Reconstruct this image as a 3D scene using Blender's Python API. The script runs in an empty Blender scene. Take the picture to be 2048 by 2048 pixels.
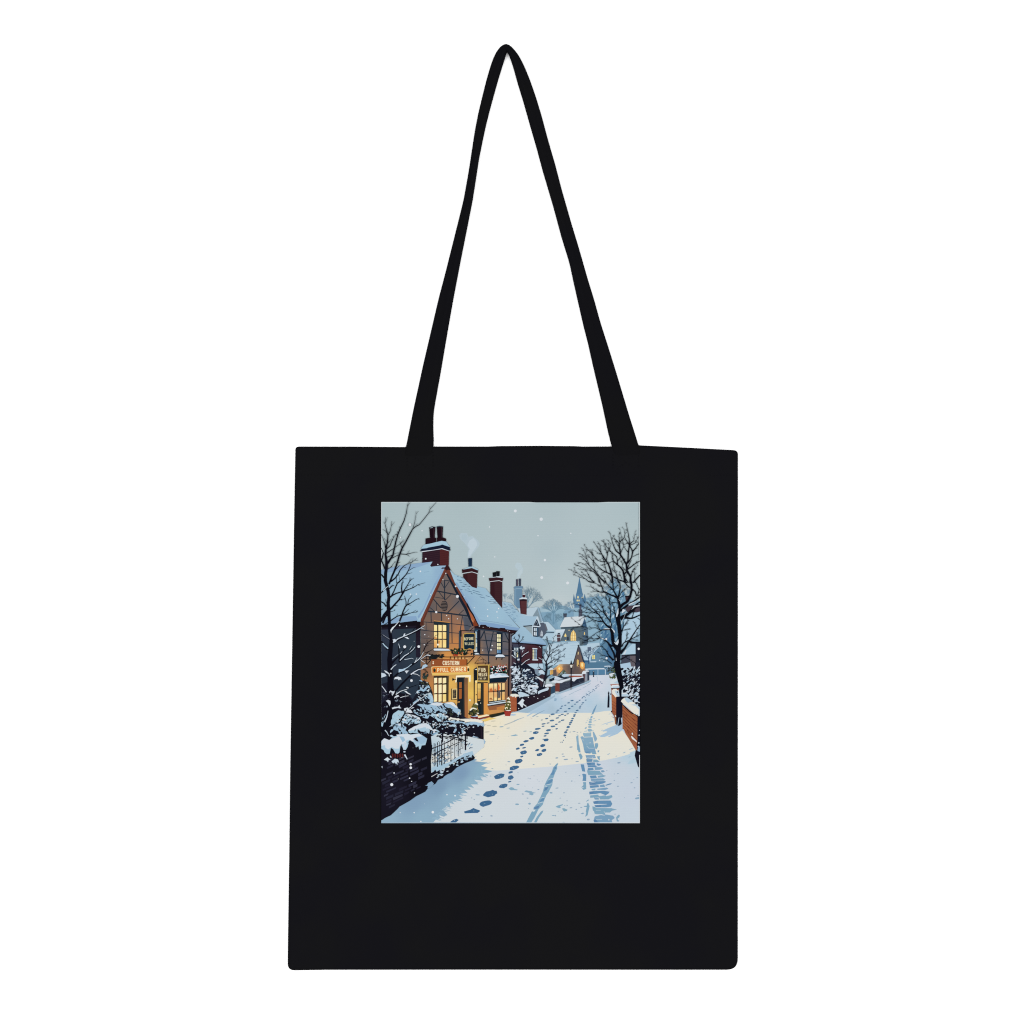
import bpy, bmesh, math, random
from mathutils import Vector

# ------------------------------------------------------------------ scale
# 1 unit of the drawing grid = 0.42 mm; the grid is 2048 wide and high
S = 0.00042
CX, CY = 1024.0, 1024.0
def M(x, y, z=0.0):
    return ((x - CX) * S, (CY - y) * S, z)

sc = bpy.context.scene
# ------------------------------------------------------------------ camera
CAM_H = 3.2
PLANE = 0.0045
cam_d = bpy.data.cameras.new("camera")
cam = bpy.data.objects.new("camera", cam_d)
sc.collection.objects.link(cam)
cam.location = (0, 0, CAM_H)
cam.rotation_euler = (0, 0, 0)
cam_d.sensor_width = 36.0
cam_d.lens = 36.0 * (CAM_H - PLANE) / (2048 * S)
cam_d.clip_start = 0.05
cam_d.clip_end = 60
sc.camera = cam
# ------------------------------------------------------------------ world + lamps
K = 2.0                                   # light that reaches a white matt sheet
w = bpy.data.worlds.new("World")
sc.world = w
w.use_nodes = True
w.node_tree.nodes["Background"].inputs[0].default_value = (1, 1, 1, 1)
w.node_tree.nodes["Background"].inputs[1].default_value = 0.55
def softbox(name, loc, size, power):
    d = bpy.data.lights.new(name, 'AREA')
    d.shape = 'SQUARE'; d.size = size; d.energy = power; d.color = (1, 1, 1)
    o = bpy.data.objects.new(name, d)
    sc.collection.objects.link(o)
    o.location = loc
    o.rotation_euler = (Vector((0, -0.08, 0)) - Vector(loc)).to_track_quat('-Z', 'Y').to_euler()
LP = 65
softbox("softbox_lamp", (-2.3, 0.9, 2.3), 1.8, LP * 1.05)
softbox("softbox_lamp", (2.3, 0.9, 2.3), 1.8, LP)
softbox("softbox_lamp", (-2.3, -1.1, 2.3), 1.8, LP)
softbox("softbox_lamp", (2.3, -1.1, 2.3), 1.8, LP)
vs = sc.view_settings
vs.view_transform = 'Standard'; vs.look = 'None'; vs.exposure = 0; vs.gamma = 1
vs.use_curve_mapping = False
sc.render.engine = 'CYCLES'
sc.cycles.filter_width = 1.15
sc.cycles.use_denoising = False
sc.cycles.max_bounces = 4

# ------------------------------------------------------------------ helpers
def lin(c):
    c = c / 255.0
    return c / 12.92 if c <= 0.04045 else ((c + 0.055) / 1.055) ** 2.4
def albedo(rgb):
    return tuple(max(0.0, lin(v)) / K for v in rgb)

def link(name, me, parent=None):
    o = bpy.data.objects.new(name, me)
    sc.collection.objects.link(o)
    if parent: o.parent = parent
    return o

def fabric(name, rgb, weave=0.00012, mottle=0.05, rough=1.0):
    m = bpy.data.materials.new(name); m.use_nodes = True
    nt = m.node_tree; b = nt.nodes["Principled BSDF"]
    a = albedo(rgb)
    tc = nt.nodes.new("ShaderNodeTexCoord")
    n1 = nt.nodes.new("ShaderNodeTexNoise"); n1.inputs["Scale"].default_value = 11; n1.inputs["Detail"].default_value = 3
    nt.links.new(tc.outputs["Object"], n1.inputs["Vector"])
    r = nt.nodes.new("ShaderNodeValToRGB")
    r.color_ramp.elements[0].position = 0.42; r.color_ramp.elements[1].position = 0.58
    r.color_ramp.elements[0].color = (a[0] * (1 - mottle), a[1] * (1 - mottle * 1.2), a[2] * (1 + mottle * .5), 1)
    r.color_ramp.elements[1].color = (a[0] * (1 + mottle), a[1] * (1 + mottle), a[2] * (1 - mottle * .3), 1)
    nt.links.new(n1.outputs["Fac"], r.inputs["Fac"])
    nt.links.new(r.outputs["Color"], b.inputs["Base Color"])
    b.inputs["Roughness"].default_value = rough
    b.inputs["Specular IOR Level"].default_value = 0.02
    # plain weave: two crossed waves as bump
    wx = nt.nodes.new("ShaderNodeTexWave"); wx.bands_direction = 'X'; wx.inputs["Scale"].default_value = 190; wx.inputs["Distortion"].default_value = 0.6
    wy = nt.nodes.new("ShaderNodeTexWave"); wy.bands_direction = 'Y'; wy.inputs["Scale"].default_value = 190; wy.inputs["Distortion"].default_value = 0.6
    nt.links.new(tc.outputs["Object"], wx.inputs["Vector"]); nt.links.new(tc.outputs["Object"], wy.inputs["Vector"])
    mx = nt.nodes.new("ShaderNodeMath"); mx.operation = 'MULTIPLY'
    nt.links.new(wx.outputs["Fac"], mx.inputs[0]); nt.links.new(wy.outputs["Fac"], mx.inputs[1])
    bp = nt.nodes.new("ShaderNodeBump"); bp.inputs["Strength"].default_value = 0.35; bp.inputs["Distance"].default_value = weave
    nt.links.new(mx.outputs[0], bp.inputs["Height"]); nt.links.new(bp.outputs["Normal"], b.inputs["Normal"])
    return m

def clip_axis(poly, ax, lim, keep_less):
    out = []
    n = len(poly)
    for i in range(n):
        p, q = poly[i], poly[(i + 1) % n]
        pi = (p[ax] <= lim) if keep_less else (p[ax] >= lim)
        qi = (q[ax] <= lim) if keep_less else (q[ax] >= lim)
        if pi: out.append(p)
        if pi != qi:
            t = (lim - p[ax]) / (q[ax] - p[ax])
            r = [p[0] + t * (q[0] - p[0]), p[1] + t * (q[1] - p[1])]
            r[ax] = lim
            out.append(tuple(r))
    return out
def clip_rect(poly, x0, y0, x1, y1):
    for ax, lim, less in ((0, x0, False), (0, x1, True), (1, y0, False), (1, y1, True)):
        if len(poly) < 3: return []
        poly = clip_axis(poly, ax, lim, less)
    return poly if len(poly) >= 3 else []
def area(p):
    return 0.5 * sum(p[i][0] * p[(i + 1) % len(p)][1] - p[(i + 1) % len(p)][0] * p[i][1] for i in range(len(p)))
def clean(p):
    o = []
    for q in p:
        if not o or abs(q[0] - o[-1][0]) + abs(q[1] - o[-1][1]) > 1e-4: o.append(q)
    while len(o) > 1 and abs(o[0][0] - o[-1][0]) + abs(o[0][1] - o[-1][1]) <= 1e-4: o.pop()
    return o
def seg_d(px, py, ax, ay, bx, by):
    dx, dy = bx - ax, by - ay
    l = dx * dx + dy * dy
    t = 0 if l == 0 else max(0, min(1, ((px - ax) * dx + (py - ay) * dy) / l))
    return math.hypot(px - ax - t * dx, py - ay - t * dy)
def smooth(t):
    t = max(0.0, min(1.0, t)); return t * t * (3 - 2 * t)
def round_corners(pts, radii):
    out = []
    n = len(pts)
    for i in range(n):
        p = Vector(pts[i]); a = Vector(pts[i - 1]); b = Vector(pts[(i + 1) % n]); r = radii[i]
        if not r: out.append(tuple(p)); continue
        ua = (a - p).normalized() * r; ub = (b - p).normalized() * r
        for k in range(7):
            t = k / 6
            q = (1 - t) ** 2 * (p + ua) + 2 * t * (1 - t) * p + t * t * (p + ub)
            out.append(tuple(q))
    return out

# ------------------------------------------------------------------ setting: the white sheet
me = bpy.data.meshes.new("white_surface")
R = 4.0
me.from_pydata([(-R, -R, 0), (R, -R, 0), (R, R, 0), (-R, R, 0)], [], [(0, 1, 2, 3)])
ws = link("ground", me); ws["kind"] = "structure"
wm = bpy.data.materials.new("white_paper"); wm.use_nodes = True
wb = wm.node_tree.nodes["Principled BSDF"]
wn = wm.node_tree.nodes.new("ShaderNodeTexNoise"); wn.inputs["Scale"].default_value = 40
wr = wm.node_tree.nodes.new("ShaderNodeValToRGB")
wr.color_ramp.elements[0].color = (0.86, 0.86, 0.86, 1); wr.color_ramp.elements[1].color = (0.9, 0.9, 0.9, 1)
wm.node_tree.links.new(wn.outputs["Fac"], wr.inputs["Fac"]); wm.node_tree.links.new(wr.outputs["Color"], wb.inputs["Base Color"])
wb.inputs["Roughness"].default_value = 0.9; wb.inputs["Specular IOR Level"].default_value = 0.1
me.materials.append(wm)

# ------------------------------------------------------------------ the bag
bag = bpy.data.objects.new("tote_bag", None)
sc.collection.objects.link(bag)
bag["label"] = "black cotton tote bag with long handles and a printed snowy village street"
bag["category"] = "tote bag"
black = fabric("black_cotton", (20.3, 20.3, 23.2))
black_strap = fabric("black_cotton_webbing", (18.5, 18.5, 21))
black_back = fabric("black_cotton_lining", (20, 20, 22))

PX0, PY0, PX1, PY1 = 762.6, 1004.0, 1279.7, 1646.2     # the printed rectangle
OUT = [(590.5, 893.0), (700, 893.2), (811.9, 894.0), (868, 893.0), (977, 893.0), (1000, 892.0), (1080, 891.5), (1150, 892.2), (1165, 893),
       (1223.3, 892.8), (1277.4, 890.5), (1390, 896.0), (1476.3, 900.6), (1476.2, 1300), (1476, 1940.3), (1300, 1940.4), (1000, 1940.2), (650, 1940.4),
       (602, 1941.2), (575.0, 1941.6), (575.6, 1880), (578.2, 1700), (580, 1540), (584.0, 1290), (588.5, 1000)]
RAD = [7] + [0] * 11 + [9, 0, 22, 0, 0, 0, 0, 14, 0, 0, 0, 0, 0]
OUTR = round_corners(OUT, RAD)
TOPZ = 0.0042
def panel_h(x, y, inner):
    d = min(seg_d(x, y, *OUTR[i], *OUTR[(i + 1) % len(OUTR)]) for i in range(len(OUTR)))
    if inner: d = max(d, 0)
    h = 0.0016 + (TOPZ - 0.0016) * smooth(d / 70.0) ** 0.8
    # very slight creases in the cloth away from the print
    out = max(PX0 - x, x - PX1, PY0 - y, y - PY1)
    m = smooth((out - 8) / 40.0) * smooth(d / 50.0)
    if m > 0:
        h += m * 0.00035 * (math.sin(x * 0.031 + 1.7 * math.sin(y * 0.011)) * math.sin(y * 0.017 + x * 0.006) - 0.2)
        h += m * 0.0003 * math.exp(-((y - 932 - 3 * math.sin(x * .02)) / 7.0) ** 2)     # hem stitched under the top edge
    return h
def sheet(name, outline, hfun, bottom, mat, parent, cell=9.0):
    bm = bmesh.new()
    x0 = min(p[0] for p in outline); x1 = max(p[0] for p in outline)
    y0 = min(p[1] for p in outline); y1 = max(p[1] for p in outline)
    cache = {}
    def vert(p):
        k = (round(p[0], 2), round(p[1], 2))
        if k not in cache:
            cache[k] = bm.verts.new(M(p[0], p[1], hfun(p[0], p[1])))
        return cache[k]
    ny = int((y1 - y0) / cell) + 1; nx = int((x1 - x0) / cell) + 1
    for j in range(ny):
        row = clip_axis(clip_axis(outline, 1, y0 + j * cell, False), 1, y0 + (j + 1) * cell, True)
        if len(row) < 3: continue
        for i in range(nx):
            c = clip_axis(row, 0, x0 + i * cell, False)
            if len(c) < 3: continue
            c = clean(clip_axis(c, 0, x0 + (i + 1) * cell, True))
            if len(c) < 3 or abs(area(c)) < 0.01: continue
            if area(c) > 0: c = c[::-1]
            vsq = []
            for p in c:
                v = vert(p)
                if v not in vsq: vsq.append(v)
            if len(vsq) >= 3:
                try: bm.faces.new(vsq)
                except ValueError: pass
    # skirt: turn the rim down
    edges = [e for e in bm.edges if e.is_boundary]
    r = bmesh.ops.extrude_edge_only(bm, edges=edges)
    for v in [g for g in r["geom"] if isinstance(g, bmesh.types.BMVert)]:
        v.co.z = bottom
    bmesh.ops.recalc_face_normals(bm, faces=bm.faces)
    me = bpy.data.meshes.new(name); bm.to_mesh(me); bm.free()
    for f in me.polygons: f.use_smooth = True
    me.materials.append(mat)
    return link(name, me, parent)
front = sheet("front_panel", OUTR, lambda x, y: panel_h(x, y, True), 0.0008, black, bag)
cxm, cym = 1026, 1417
inset = [(cxm + (x - cxm) * 0.9985, cym + (y - cym) * 0.9985) for x, y in OUTR]
back = sheet("back_panel", inset, lambda x, y: 0.0007, 0.0002, black_back, bag, 60)

# handle: one strap that leaves the mouth on the left, turns at the top, and returns on the right
LO = [(811.9, 892.7), (827.2, 816), (846.9, 725.6), (864.6, 650), (876.2, 600), (892.3, 538.4), (909.7, 468.8), (921.3, 422.4), (927, 399), (937, 343), (946.6, 280), (949.7, 260), (956.5, 225.2), (964.6, 191.7), (972, 161.9), (979.5, 135.8), (985.7, 117.1), (991.9, 103.5), (999.4, 92.9), (1005, 88), (1010.6, 86.0), (1012.0, 84.6)]
LI = [(867.9, 892.7), (866.5, 855.4), (866.9, 829.8), (868.5, 816), (880.3, 751.1), (896, 658.7), (906.4, 600), (921.3, 521.8), (934.5, 455.6), (945.3, 400.9), (952.8, 352.9), (957.7, 319.8), (965.7, 280), (969.6, 261.2), (977, 230.2), (985.7, 197.9), (995.7, 161.9), (1005.6, 129.6), (1010.6, 114.7), (1014.3, 99.5)]
RO = [(1277.4, 890.8), (1269.5, 865.2), (1257.7, 827.8), (1234.1, 749.2), (1218.3, 698), (1200.6, 643), (1188.9, 600), (1175.9, 558.3), (1159.4, 500.3), (1142.8, 445.6), (1122.9, 376), (1109.7, 324.7), (1102.2, 300), (1093.8, 270), (1083.9, 232.7), (1072.7, 195.4), (1060.2, 159.4), (1049, 132), (1040.4, 114.7), (1033.5, 103.5), (1027.3, 97.3), (1024.2, 92.5), (1018, 87.6), (1012.0, 84.6)]
RI = [(1223.3, 892.7), (1216.4, 865.2), (1204.6, 810), (1186.9, 735.4), (1175, 682.3), (1168.2, 656.7), (1155.2, 600), (1146.1, 559.9), (1139.2, 526.8), (1122.9, 473.8), (1106.4, 412.5), (1084.8, 339.6), (1074.3, 300), (1060.2, 251.3), (1046.6, 202.9), (1035.4, 166.8), (1028, 139.5), (1022.4, 120.9), (1018, 110.9), (1014.3, 99.5)]
def resample(pts, n):
    acc = [0]
    for a, b in zip(pts, pts[1:]): acc.append(acc[-1] + math.dist(a, b))
    out = []
    k = 0
    for i in range(n):
        t = acc[-1] * i / (n - 1)
        while k < len(acc) - 2 and acc[k + 1] < t: k += 1
        f = (t - acc[k]) / max(1e-9, acc[k + 1] - acc[k])
        out.append((pts[k][0] + f * (pts[k + 1][0] - pts[k][0]), pts[k][1] + f * (pts[k + 1][1] - pts[k][1])))
    return out
def strap():
    n = 130
    lo, li, ro, ri = resample(LO, n), resample(LI, n), resample(RO, n), resample(RI, n)
    def soften(p):
        for _ in range(2):
            p = [p[0]] + [((a[0] + 2 * c[0] + d[0]) / 4, (a[1] + 2 * c[1] + d[1]) / 4) for a, c, d in zip(p, p[1:], p[2:])] + [p[-1]]
        return p
    # tuck both ends into the mouth of the bag
    def ext(o, i):
        do = (o[0][0] - o[1][0], o[0][1] - o[1][1]); k = 40 / math.hypot(*do)
        d = (do[0] * k, do[1] * k)
        return ([(o[0][0] + d[0], o[0][1] + d[1])] + o), ([(i[0][0] + d[0], i[0][1] + d[1])] + i)
    lo, li = ext(lo, li); ro, ri = ext(ro, ri)
    outer = soften(lo + ro[::-1][1:])
    inner = soften(li + ri[::-1][1:])
    tot = len(outer)
    us = [0, 0.04, 0.2, 0.45, 0.56, 0.66, 0.76, 0.9, 0.96, 1]
    bm = bmesh.new()
    rows = []
    for k in range(tot):
        o, i = outer[k], inner[k]
        wd = math.dist(o, i)
        s = k / (tot - 1)
        left = s < 0.5
        full = 56.0
        curl = max(0.0, 1 - wd / full)              # narrower on view = the band stands more on its edge
        base = 0.0008 if k in (0, tot - 1) else 0.0011
        if k == 1 or k == tot - 2: base = 0.0011
        th = 0.0016
        row_t = []
        for u in us:
            edge = min(u, 1 - u)
            z = base + th * smooth(min(1, edge / 0.05)) * 0.75 + 0.0002
            c = 0.66 if left else 0.62
            ridge = max(0, 1 - abs(u - c) / 0.34)
            z += 0.0042 * curl * smooth(ridge) + 0.0008 * ridge * (1 if 0.02 < s < 0.98 else 0)
            if k in (0, tot - 1): z = base + 0.0004
            x = o[0] + (i[0] - o[0]) * u; y = o[1] + (i[1] - o[1]) * u
            row_t.append(bm.verts.new(M(x, y, z)))
        row_b = [bm.verts.new(M(o[0], o[1], 0.0005)), bm.verts.new(M(i[0], i[1], 0.0005))]
        rows.append((row_t, row_b))
    for k in range(tot - 1):
        t0, b0 = rows[k]; t1, b1 = rows[k + 1]
        for j in range(len(us) - 1):
            bm.faces.new((t0[j], t0[j + 1], t1[j + 1], t1[j]))
        bm.faces.new((b0[0], t0[0], t1[0], b1[0])); bm.faces.new((t0[-1], b0[1], b1[1], t1[-1])); bm.faces.new((b0[1], b0[0], b1[0], b1[1]))
    for k in (0, tot - 1):
        t, b = rows[k]
        bm.faces.new(t + [b[1], b[0]])
    bmesh.ops.recalc_face_normals(bm, faces=bm.faces)
    me = bpy.data.meshes.new("handle"); bm.to_mesh(me); bm.free()
    for f in me.polygons: f.use_smooth = True
    me.materials.append(black_strap)
    return link("handle", me, bag)
handle = strap()

# rows of thread that hold the handle ends and the top hem
def thread(name, runs, parent):
    bm = bmesh.new()
    for x0, y0, x1, y1 in runs:
        L = math.hypot(x1 - x0, y1 - y0); n = int(L / 6.5)
        ux, uy = (x1 - x0) / L, (y1 - y0) / L
        for i in range(n):
            a = i * 6.5 + 1; b = a + 4.4
            px, py = x0 + ux * a, y0 + uy * a; qx, qy = x0 + ux * b, y0 + uy * b
            wv = 0.75
            nx, ny = -uy * wv, ux * wv
            h0, h1 = panel_h(px, py, True), panel_h(qx, qy, True)
            mxp = ((px + qx) / 2, (py + qy) / 2); hm = max(h0, h1) + 0.00012
            v = [bm.verts.new(M(px + nx, py + ny, h0)), bm.verts.new(M(px - nx, py - ny, h0)),
                 bm.verts.new(M(mxp[0] - nx, mxp[1] - ny, hm)), bm.verts.new(M(mxp[0] + nx, mxp[1] + ny, hm)),
                 bm.verts.new(M(qx - nx, qy - ny, h1)), bm.verts.new(M(qx + nx, qy + ny, h1))]
            bm.faces.new((v[0], v[1], v[2], v[3])); bm.faces.new((v[3], v[2], v[4], v[5]))
    bmesh.ops.recalc_face_normals(bm, faces=bm.faces)
    me = bpy.data.meshes.new(name); bm.to_mesh(me); bm.free()
    me.materials.append(thread_mat)
    return link(name, me, parent)
thread_mat = fabric("black_thread", (20, 20, 23), weave=0.00002)
def boxx(x0, y0, x1, y1):
    return [(x0, y0, x1, y0), (x1, y0, x1, y1), (x1, y1, x0, y1), (x0, y1, x0, y0), (x0, y0, x1, y1), (x1, y0, x0, y1)]
thread("stitching", boxx(814, 902, 866, 946), front)
thread("stitching", boxx(1226, 902, 1277, 946), front)
thread("hem_seam", [(593, 950, 1474, 951)], front)

# ------------------------------------------------------------------ the printed picture
# flat shapes of ink laid over each other, a few thousandths of a millimetre apart
TILE = {'P': (760, 1000, 2.9714), 'S1': (855, 1310, 21.467), 'S2': (915, 1250, 16.1)}
for i, (tx, ty) in enumerate([(760, 1000), (935, 1000), (1110, 1000), (760, 1165), (935, 1165), (1110, 1165),
                              (760, 1330), (935, 1330), (1110, 1330), (760, 1490), (935, 1490), (1110, 1490)]):
    TILE[i + 1] = (tx, ty, 11.04)
CELL = 3.0
GW, GH = int((PX1 - PX0) / CELL) + 2, int((PY1 - PY0) / CELL) + 2
level = [0] * (GW * GH)
ink_v, ink_f, ink_c = [], [], []          # vertices, faces, colour per face corner
DZ = 0.0000025
rnd = random.Random(7)

def nums(s):
    return [float(t) for t in s.split()] if isinstance(s, str) else list(s)
def tp(t, x, y):
    a, b, k = TILE[t]; return (a + x / k, b + y / k)
def pts(t, s):
    v = nums(s); return [tp(t, v[i], v[i + 1]) for i in range(0, len(v) - 1, 2)]
def ink(polys, colf):
    """polys: convex or concave outlines in grid units that share one layer; colf(x, y) -> sRGB"""
    ps = []
    for p in polys:
        p = clean(clip_rect(p, PX0, PY0, PX1, PY1))
        if len(p) >= 3 and abs(area(p)) > 0.004: ps.append(p)
    if not ps: return
    cells = set()
    for p in ps:
        x0 = int((min(q[0] for q in p) - PX0 - .05) / CELL); x1 = int((max(q[0] for q in p) - PX0 + .05) / CELL)
        y0 = int((min(q[1] for q in p) - PY0 - .05) / CELL); y1 = int((max(q[1] for q in p) - PY0 + .05) / CELL)
        for j in range(max(0, y0), min(GH - 1, y1) + 1):
            for i in range(max(0, x0), min(GW - 1, x1) + 1): cells.add(j * GW + i)
    lv = 1 + max(level[c] for c in cells)
    for c in cells: level[c] = lv
    z = TOPZ + 0.00004 + lv * DZ
    for p in ps:
        if area(p) > 0: p = p[::-1]
        b = len(ink_v)
        for q in p:
            ink_v.append(M(q[0], q[1], z)); ink_c.append(colf(q[0], q[1]))
        ink_f.append(list(range(b, b + len(p))))
def F(t, c, s):
    ink([pts(t, s)], lambda x, y: c)
def idw(t, s, pw=2.5):
    """colour that runs softly between inked tones: x y r g b, ..."""
    v = nums(s)
    cp = [(*tp(t, v[i], v[i + 1]), v[i + 2], v[i + 3], v[i + 4]) for i in range(0, len(v), 5)]
    def f(x, y):
        sw = 0; r = g = b = 0
        for px, py, cr, cg, cb in cp:
            q = 1.0 / (((x - px) ** 2 + (y - py) ** 2) ** (pw / 2) + 1e-3)
            sw += q; r += q * cr; g += q * cg; b += q * cb
        return (r / sw, g / sw, b / sw)
    return f
def G(t, f, s, cell=7.0):
    p = pts(t, s)
    p = clip_rect(p, PX0, PY0, PX1, PY1)
    if not p: return
    out = []
    x0 = min(q[0] for q in p); x1 = max(q[0] for q in p); y0 = min(q[1] for q in p); y1 = max(q[1] for q in p)
    for j in range(int((y1 - y0) / cell) + 1):
        row = clip_axis(clip_axis(p, 1, y0 + j * cell, False), 1, y0 + (j + 1) * cell, True)
        if len(row) < 3: continue
        for i in range(int((x1 - x0) / cell) + 1):
            c = clip_axis(row, 0, x0 + i * cell, False)
            if len(c) >= 3: c = clip_axis(c, 0, x0 + (i + 1) * cell, True)
            if len(c) >= 3: out.append(c)
    ink(out, f)
def strip(P, W):
    """mitred ribbon along P with half widths W"""
    n = len(P); Lf, Rt = [], []
    for i in range(n):
        a = P[max(0, i - 1)]; b = P[min(n - 1, i + 1)]
        dx, dy = b[0] - a[0], b[1] - a[1]; l = math.hypot(dx, dy) or 1
        Lf.append((P[i][0] - dy / l * W[i], P[i][1] + dx / l * W[i])); Rt.append((P[i][0] + dy / l * W[i], P[i][1] - dx / l * W[i]))
    return [[Lf[i], Lf[i + 1], Rt[i + 1], Rt[i]] for i in range(n - 1)]
def L(t, c, wd, s, w1=None):
    """stroke of constant or tapering width (tile pixels)"""
    k = TILE[t][2]; P = pts(t, s); n = len(P)
    w1 = wd if w1 is None else w1
    ink(strip(P, [(wd + (w1 - wd) * i / max(1, n - 1)) / k / 2 for i in range(n)]), lambda x, y: c)
def LL(t, c, wd, *ss):
    for s in ss: L(t, c, wd, s)
def ell(t, c, x, y, rx, ry, rot=0, n=14):
    k = TILE[t][2]; X, Y = tp(t, x, y); ca, sa = math.cos(rot), math.sin(rot)
    ink([[(X + (rx * math.cos(a) * ca - ry * math.sin(a) * sa) / k, Y + (rx * math.cos(a) * sa + ry * math.sin(a) * ca) / k)
          for a in [2 * math.pi * i / n for i in range(n)]]], lambda x, y: c)
def E(t, c, s, rot=0, n=12):
    v = nums(s)
    for i in range(0, len(v), 4): ell(t, c, v[i], v[i + 1], v[i + 2], v[i + 3], rot, n)
def D(t, c, s):
    v = nums(s)
    for i in range(0, len(v), 3): ell(t, c, v[i], v[i + 1], v[i + 2], v[i + 2], 0, 9)
def jag(t, c, x, y, rx, ry, amp=.25, n=22, rot=0, seed=None):
    r = random.Random(seed if seed is not None else rnd.random()); k = TILE[t][2]; X, Y = tp(t, x, y)
    ca, sa = math.cos(rot), math.sin(rot); p = []
    for i in range(n):
        a = 2 * math.pi * (i + r.uniform(-.3, .3)) / n; f = 1 + r.uniform(-amp, amp) * (1 if i % 2 else .6)
        ex, ey = rx * f * math.cos(a), ry * f * math.sin(a)
        p.append((X + (ex * ca - ey * sa) / k, Y + (ex * sa + ey * ca) / k))
    ink([p], lambda x, y: c)
def inside(p, x, y):
    r = False
    for i in range(len(p)):
        x0, y0 = p[i]; x1, y1 = p[i - 1]
        if (y0 > y) != (y1 > y) and x < (x1 - x0) * (y - y0) / (y1 - y0) + x0: r = not r
    return r
def flecks(t, cs, s, n, lo, hi, ang=None, seed=1, asp=.4):
    """leaf-shaped dabs scattered over a region"""
    r = random.Random(seed); k = TILE[t][2]; P = pts(t, s)
    x0 = min(q[0] for q in P); x1 = max(q[0] for q in P); y0 = min(q[1] for q in P); y1 = max(q[1] for q in P)
    m = 0
    for _ in range(n * 30):
        if m >= n: break
        x, y = r.uniform(x0, x1), r.uniform(y0, y1)
        if not inside(P, x, y): continue
        m += 1
        l = r.uniform(lo, hi) / k; h = l * asp * r.uniform(.6, 1.3)
        a = (r.uniform(0, math.pi) if ang is None else ang + r.uniform(-.5, .5)); ca, sa = math.cos(a), math.sin(a)
        sh = [(-l, 0), (-.4 * l, -h * .8), (.3 * l, -h), (l, -.1 * h), (.4 * l, h * .7), (-.3 * l, h)]
        sh = [(q * r.uniform(.75, 1.2), e * r.uniform(.7, 1.3)) for q, e in sh]
        c = r.choice(cs)
        ink([[(x + q * ca - e * sa, y + q * sa + e * ca) for q, e in sh]], lambda X, Y: c)
def B(t, c, s, tw=0, tl=0, seed=None, twc=None, tw_w=7, a0=.32, a1=.7, tfrom=.25):
    """branch: x y width, ...; tw side twigs of length tl"""
    v = nums(s); k = TILE[t][2]
    Q = [(*tp(t, v[i], v[i + 1]), v[i + 2] / k / 2) for i in range(0, len(v), 3)]
    P = [(q[0], q[1]) for q in Q]; W = [q[2] for q in Q]
    ink(strip(P, W), lambda x, y: c)
    if tw:
        r = random.Random(seed if seed is not None else rnd.random())
        for i in range(tw):
            f = tfrom + (1 - tfrom) * (i + r.random()) / tw
            j = min(len(P) - 2, int(f * (len(P) - 1))); u = f * (len(P) - 1) - j
            x = P[j][0] + u * (P[j + 1][0] - P[j][0]); y = P[j][1] + u * (P[j + 1][1] - P[j][1])
            th = math.atan2(P[j + 1][1] - P[j][1], P[j + 1][0] - P[j][0]) + r.choice((-1, 1)) * r.uniform(a0, a1)
            l = tl / k * r.uniform(.7, 1.35) * (1 - .4 * f)
            twig(x, y, th, l, min(tw_w, W[j] * 2 * k * .8 + 1) / k / 2, twc or c, r, 1)
def twig(x, y, th, l, w, c, r, sub):
    b = r.uniform(-.25, .25)
    m = (x + l * .5 * math.cos(th), y + l * .5 * math.sin(th)); e = (m[0] + l * .5 * math.cos(th + b), m[1] + l * .5 * math.sin(th + b))
    ink(strip([(x, y), m, e], [w, w * .8, w * .55]), lambda X, Y: c)
    if sub > 0:
        for sgn in (-1, 1):
            if r.random() < .75: twig(*m, th + sgn * r.uniform(.3, .6), l * .55, w * .75, c, r, sub - 1)
def fan(t, c, x, y, th, l, w, depth, seed, spread=.5, ratio=.74):
    """small far-off bare tree"""
    r = random.Random(seed); k = TILE[t][2]; X, Y = tp(t, x, y)
    def go(x, y, th, l, w, d):
        e = (x + l * math.cos(th), y - l * math.sin(th))
        ink(strip([(x, y), e], [w, w * .7]), lambda X, Y: c)
        if d:
            for q in ((-1, 1) if d < depth - 1 else (-1, 0, 1)):
                go(*e, th + q * spread * r.uniform(.7, 1.2) + r.uniform(-.1, .1), l * ratio * r.uniform(.8, 1.1), w * .66, d - 1)
    go(X, Y, th, l / k, w / k / 2, depth)
GLY = {
 'A': ['0 1 .5 0 1 1', '.2 .65 .8 .65'], 'B': ['0 0 0 1', '0 0 .8 .08 .8 .4 0 .48', '0 .48 1 .55 1 .92 0 1'], 'C': ['1 .18 .75 0 .3 0 0 .25 0 .75 .3 1 .75 1 1 .82'],
 'E': ['1 0 0 0 0 1 1 1', '0 .5 .8 .5'], 'F': ['1 0 0 0 0 1', '0 .5 .8 .5'], 'I': ['.5 0 .5 1'], 'L': ['0 0 0 1 1 1'], 'M': ['0 1 .1 0 .5 .7 .9 0 1 1'], 'N': ['0 1 0 0 1 1 1 0'],
 'O': ['.5 0 .1 .15 0 .5 .1 .85 .5 1 .9 .85 1 .5 .9 .15 .5 0'], 'P': ['0 1 0 0 .9 .05 1 .3 .9 .5 0 .55'], 'R': ['0 1 0 0 .9 .05 1 .28 .9 .48 0 .52', '.45 .52 1 1'],
 'S': ['1 .15 .7 0 .2 0 0 .2 .1 .42 .9 .58 1 .8 .8 1 .25 1 0 .85'], 'T': ['0 0 1 0', '.5 0 .5 1'], 'U': ['0 0 0 .8 .3 1 .7 1 1 .8 1 0'], 'V': ['0 0 .5 1 1 0'], 'X': ['0 0 1 1', '1 0 0 1'], 'Y': ['0 0 .5 .5 1 0', '.5 .5 .5 1']}
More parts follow.
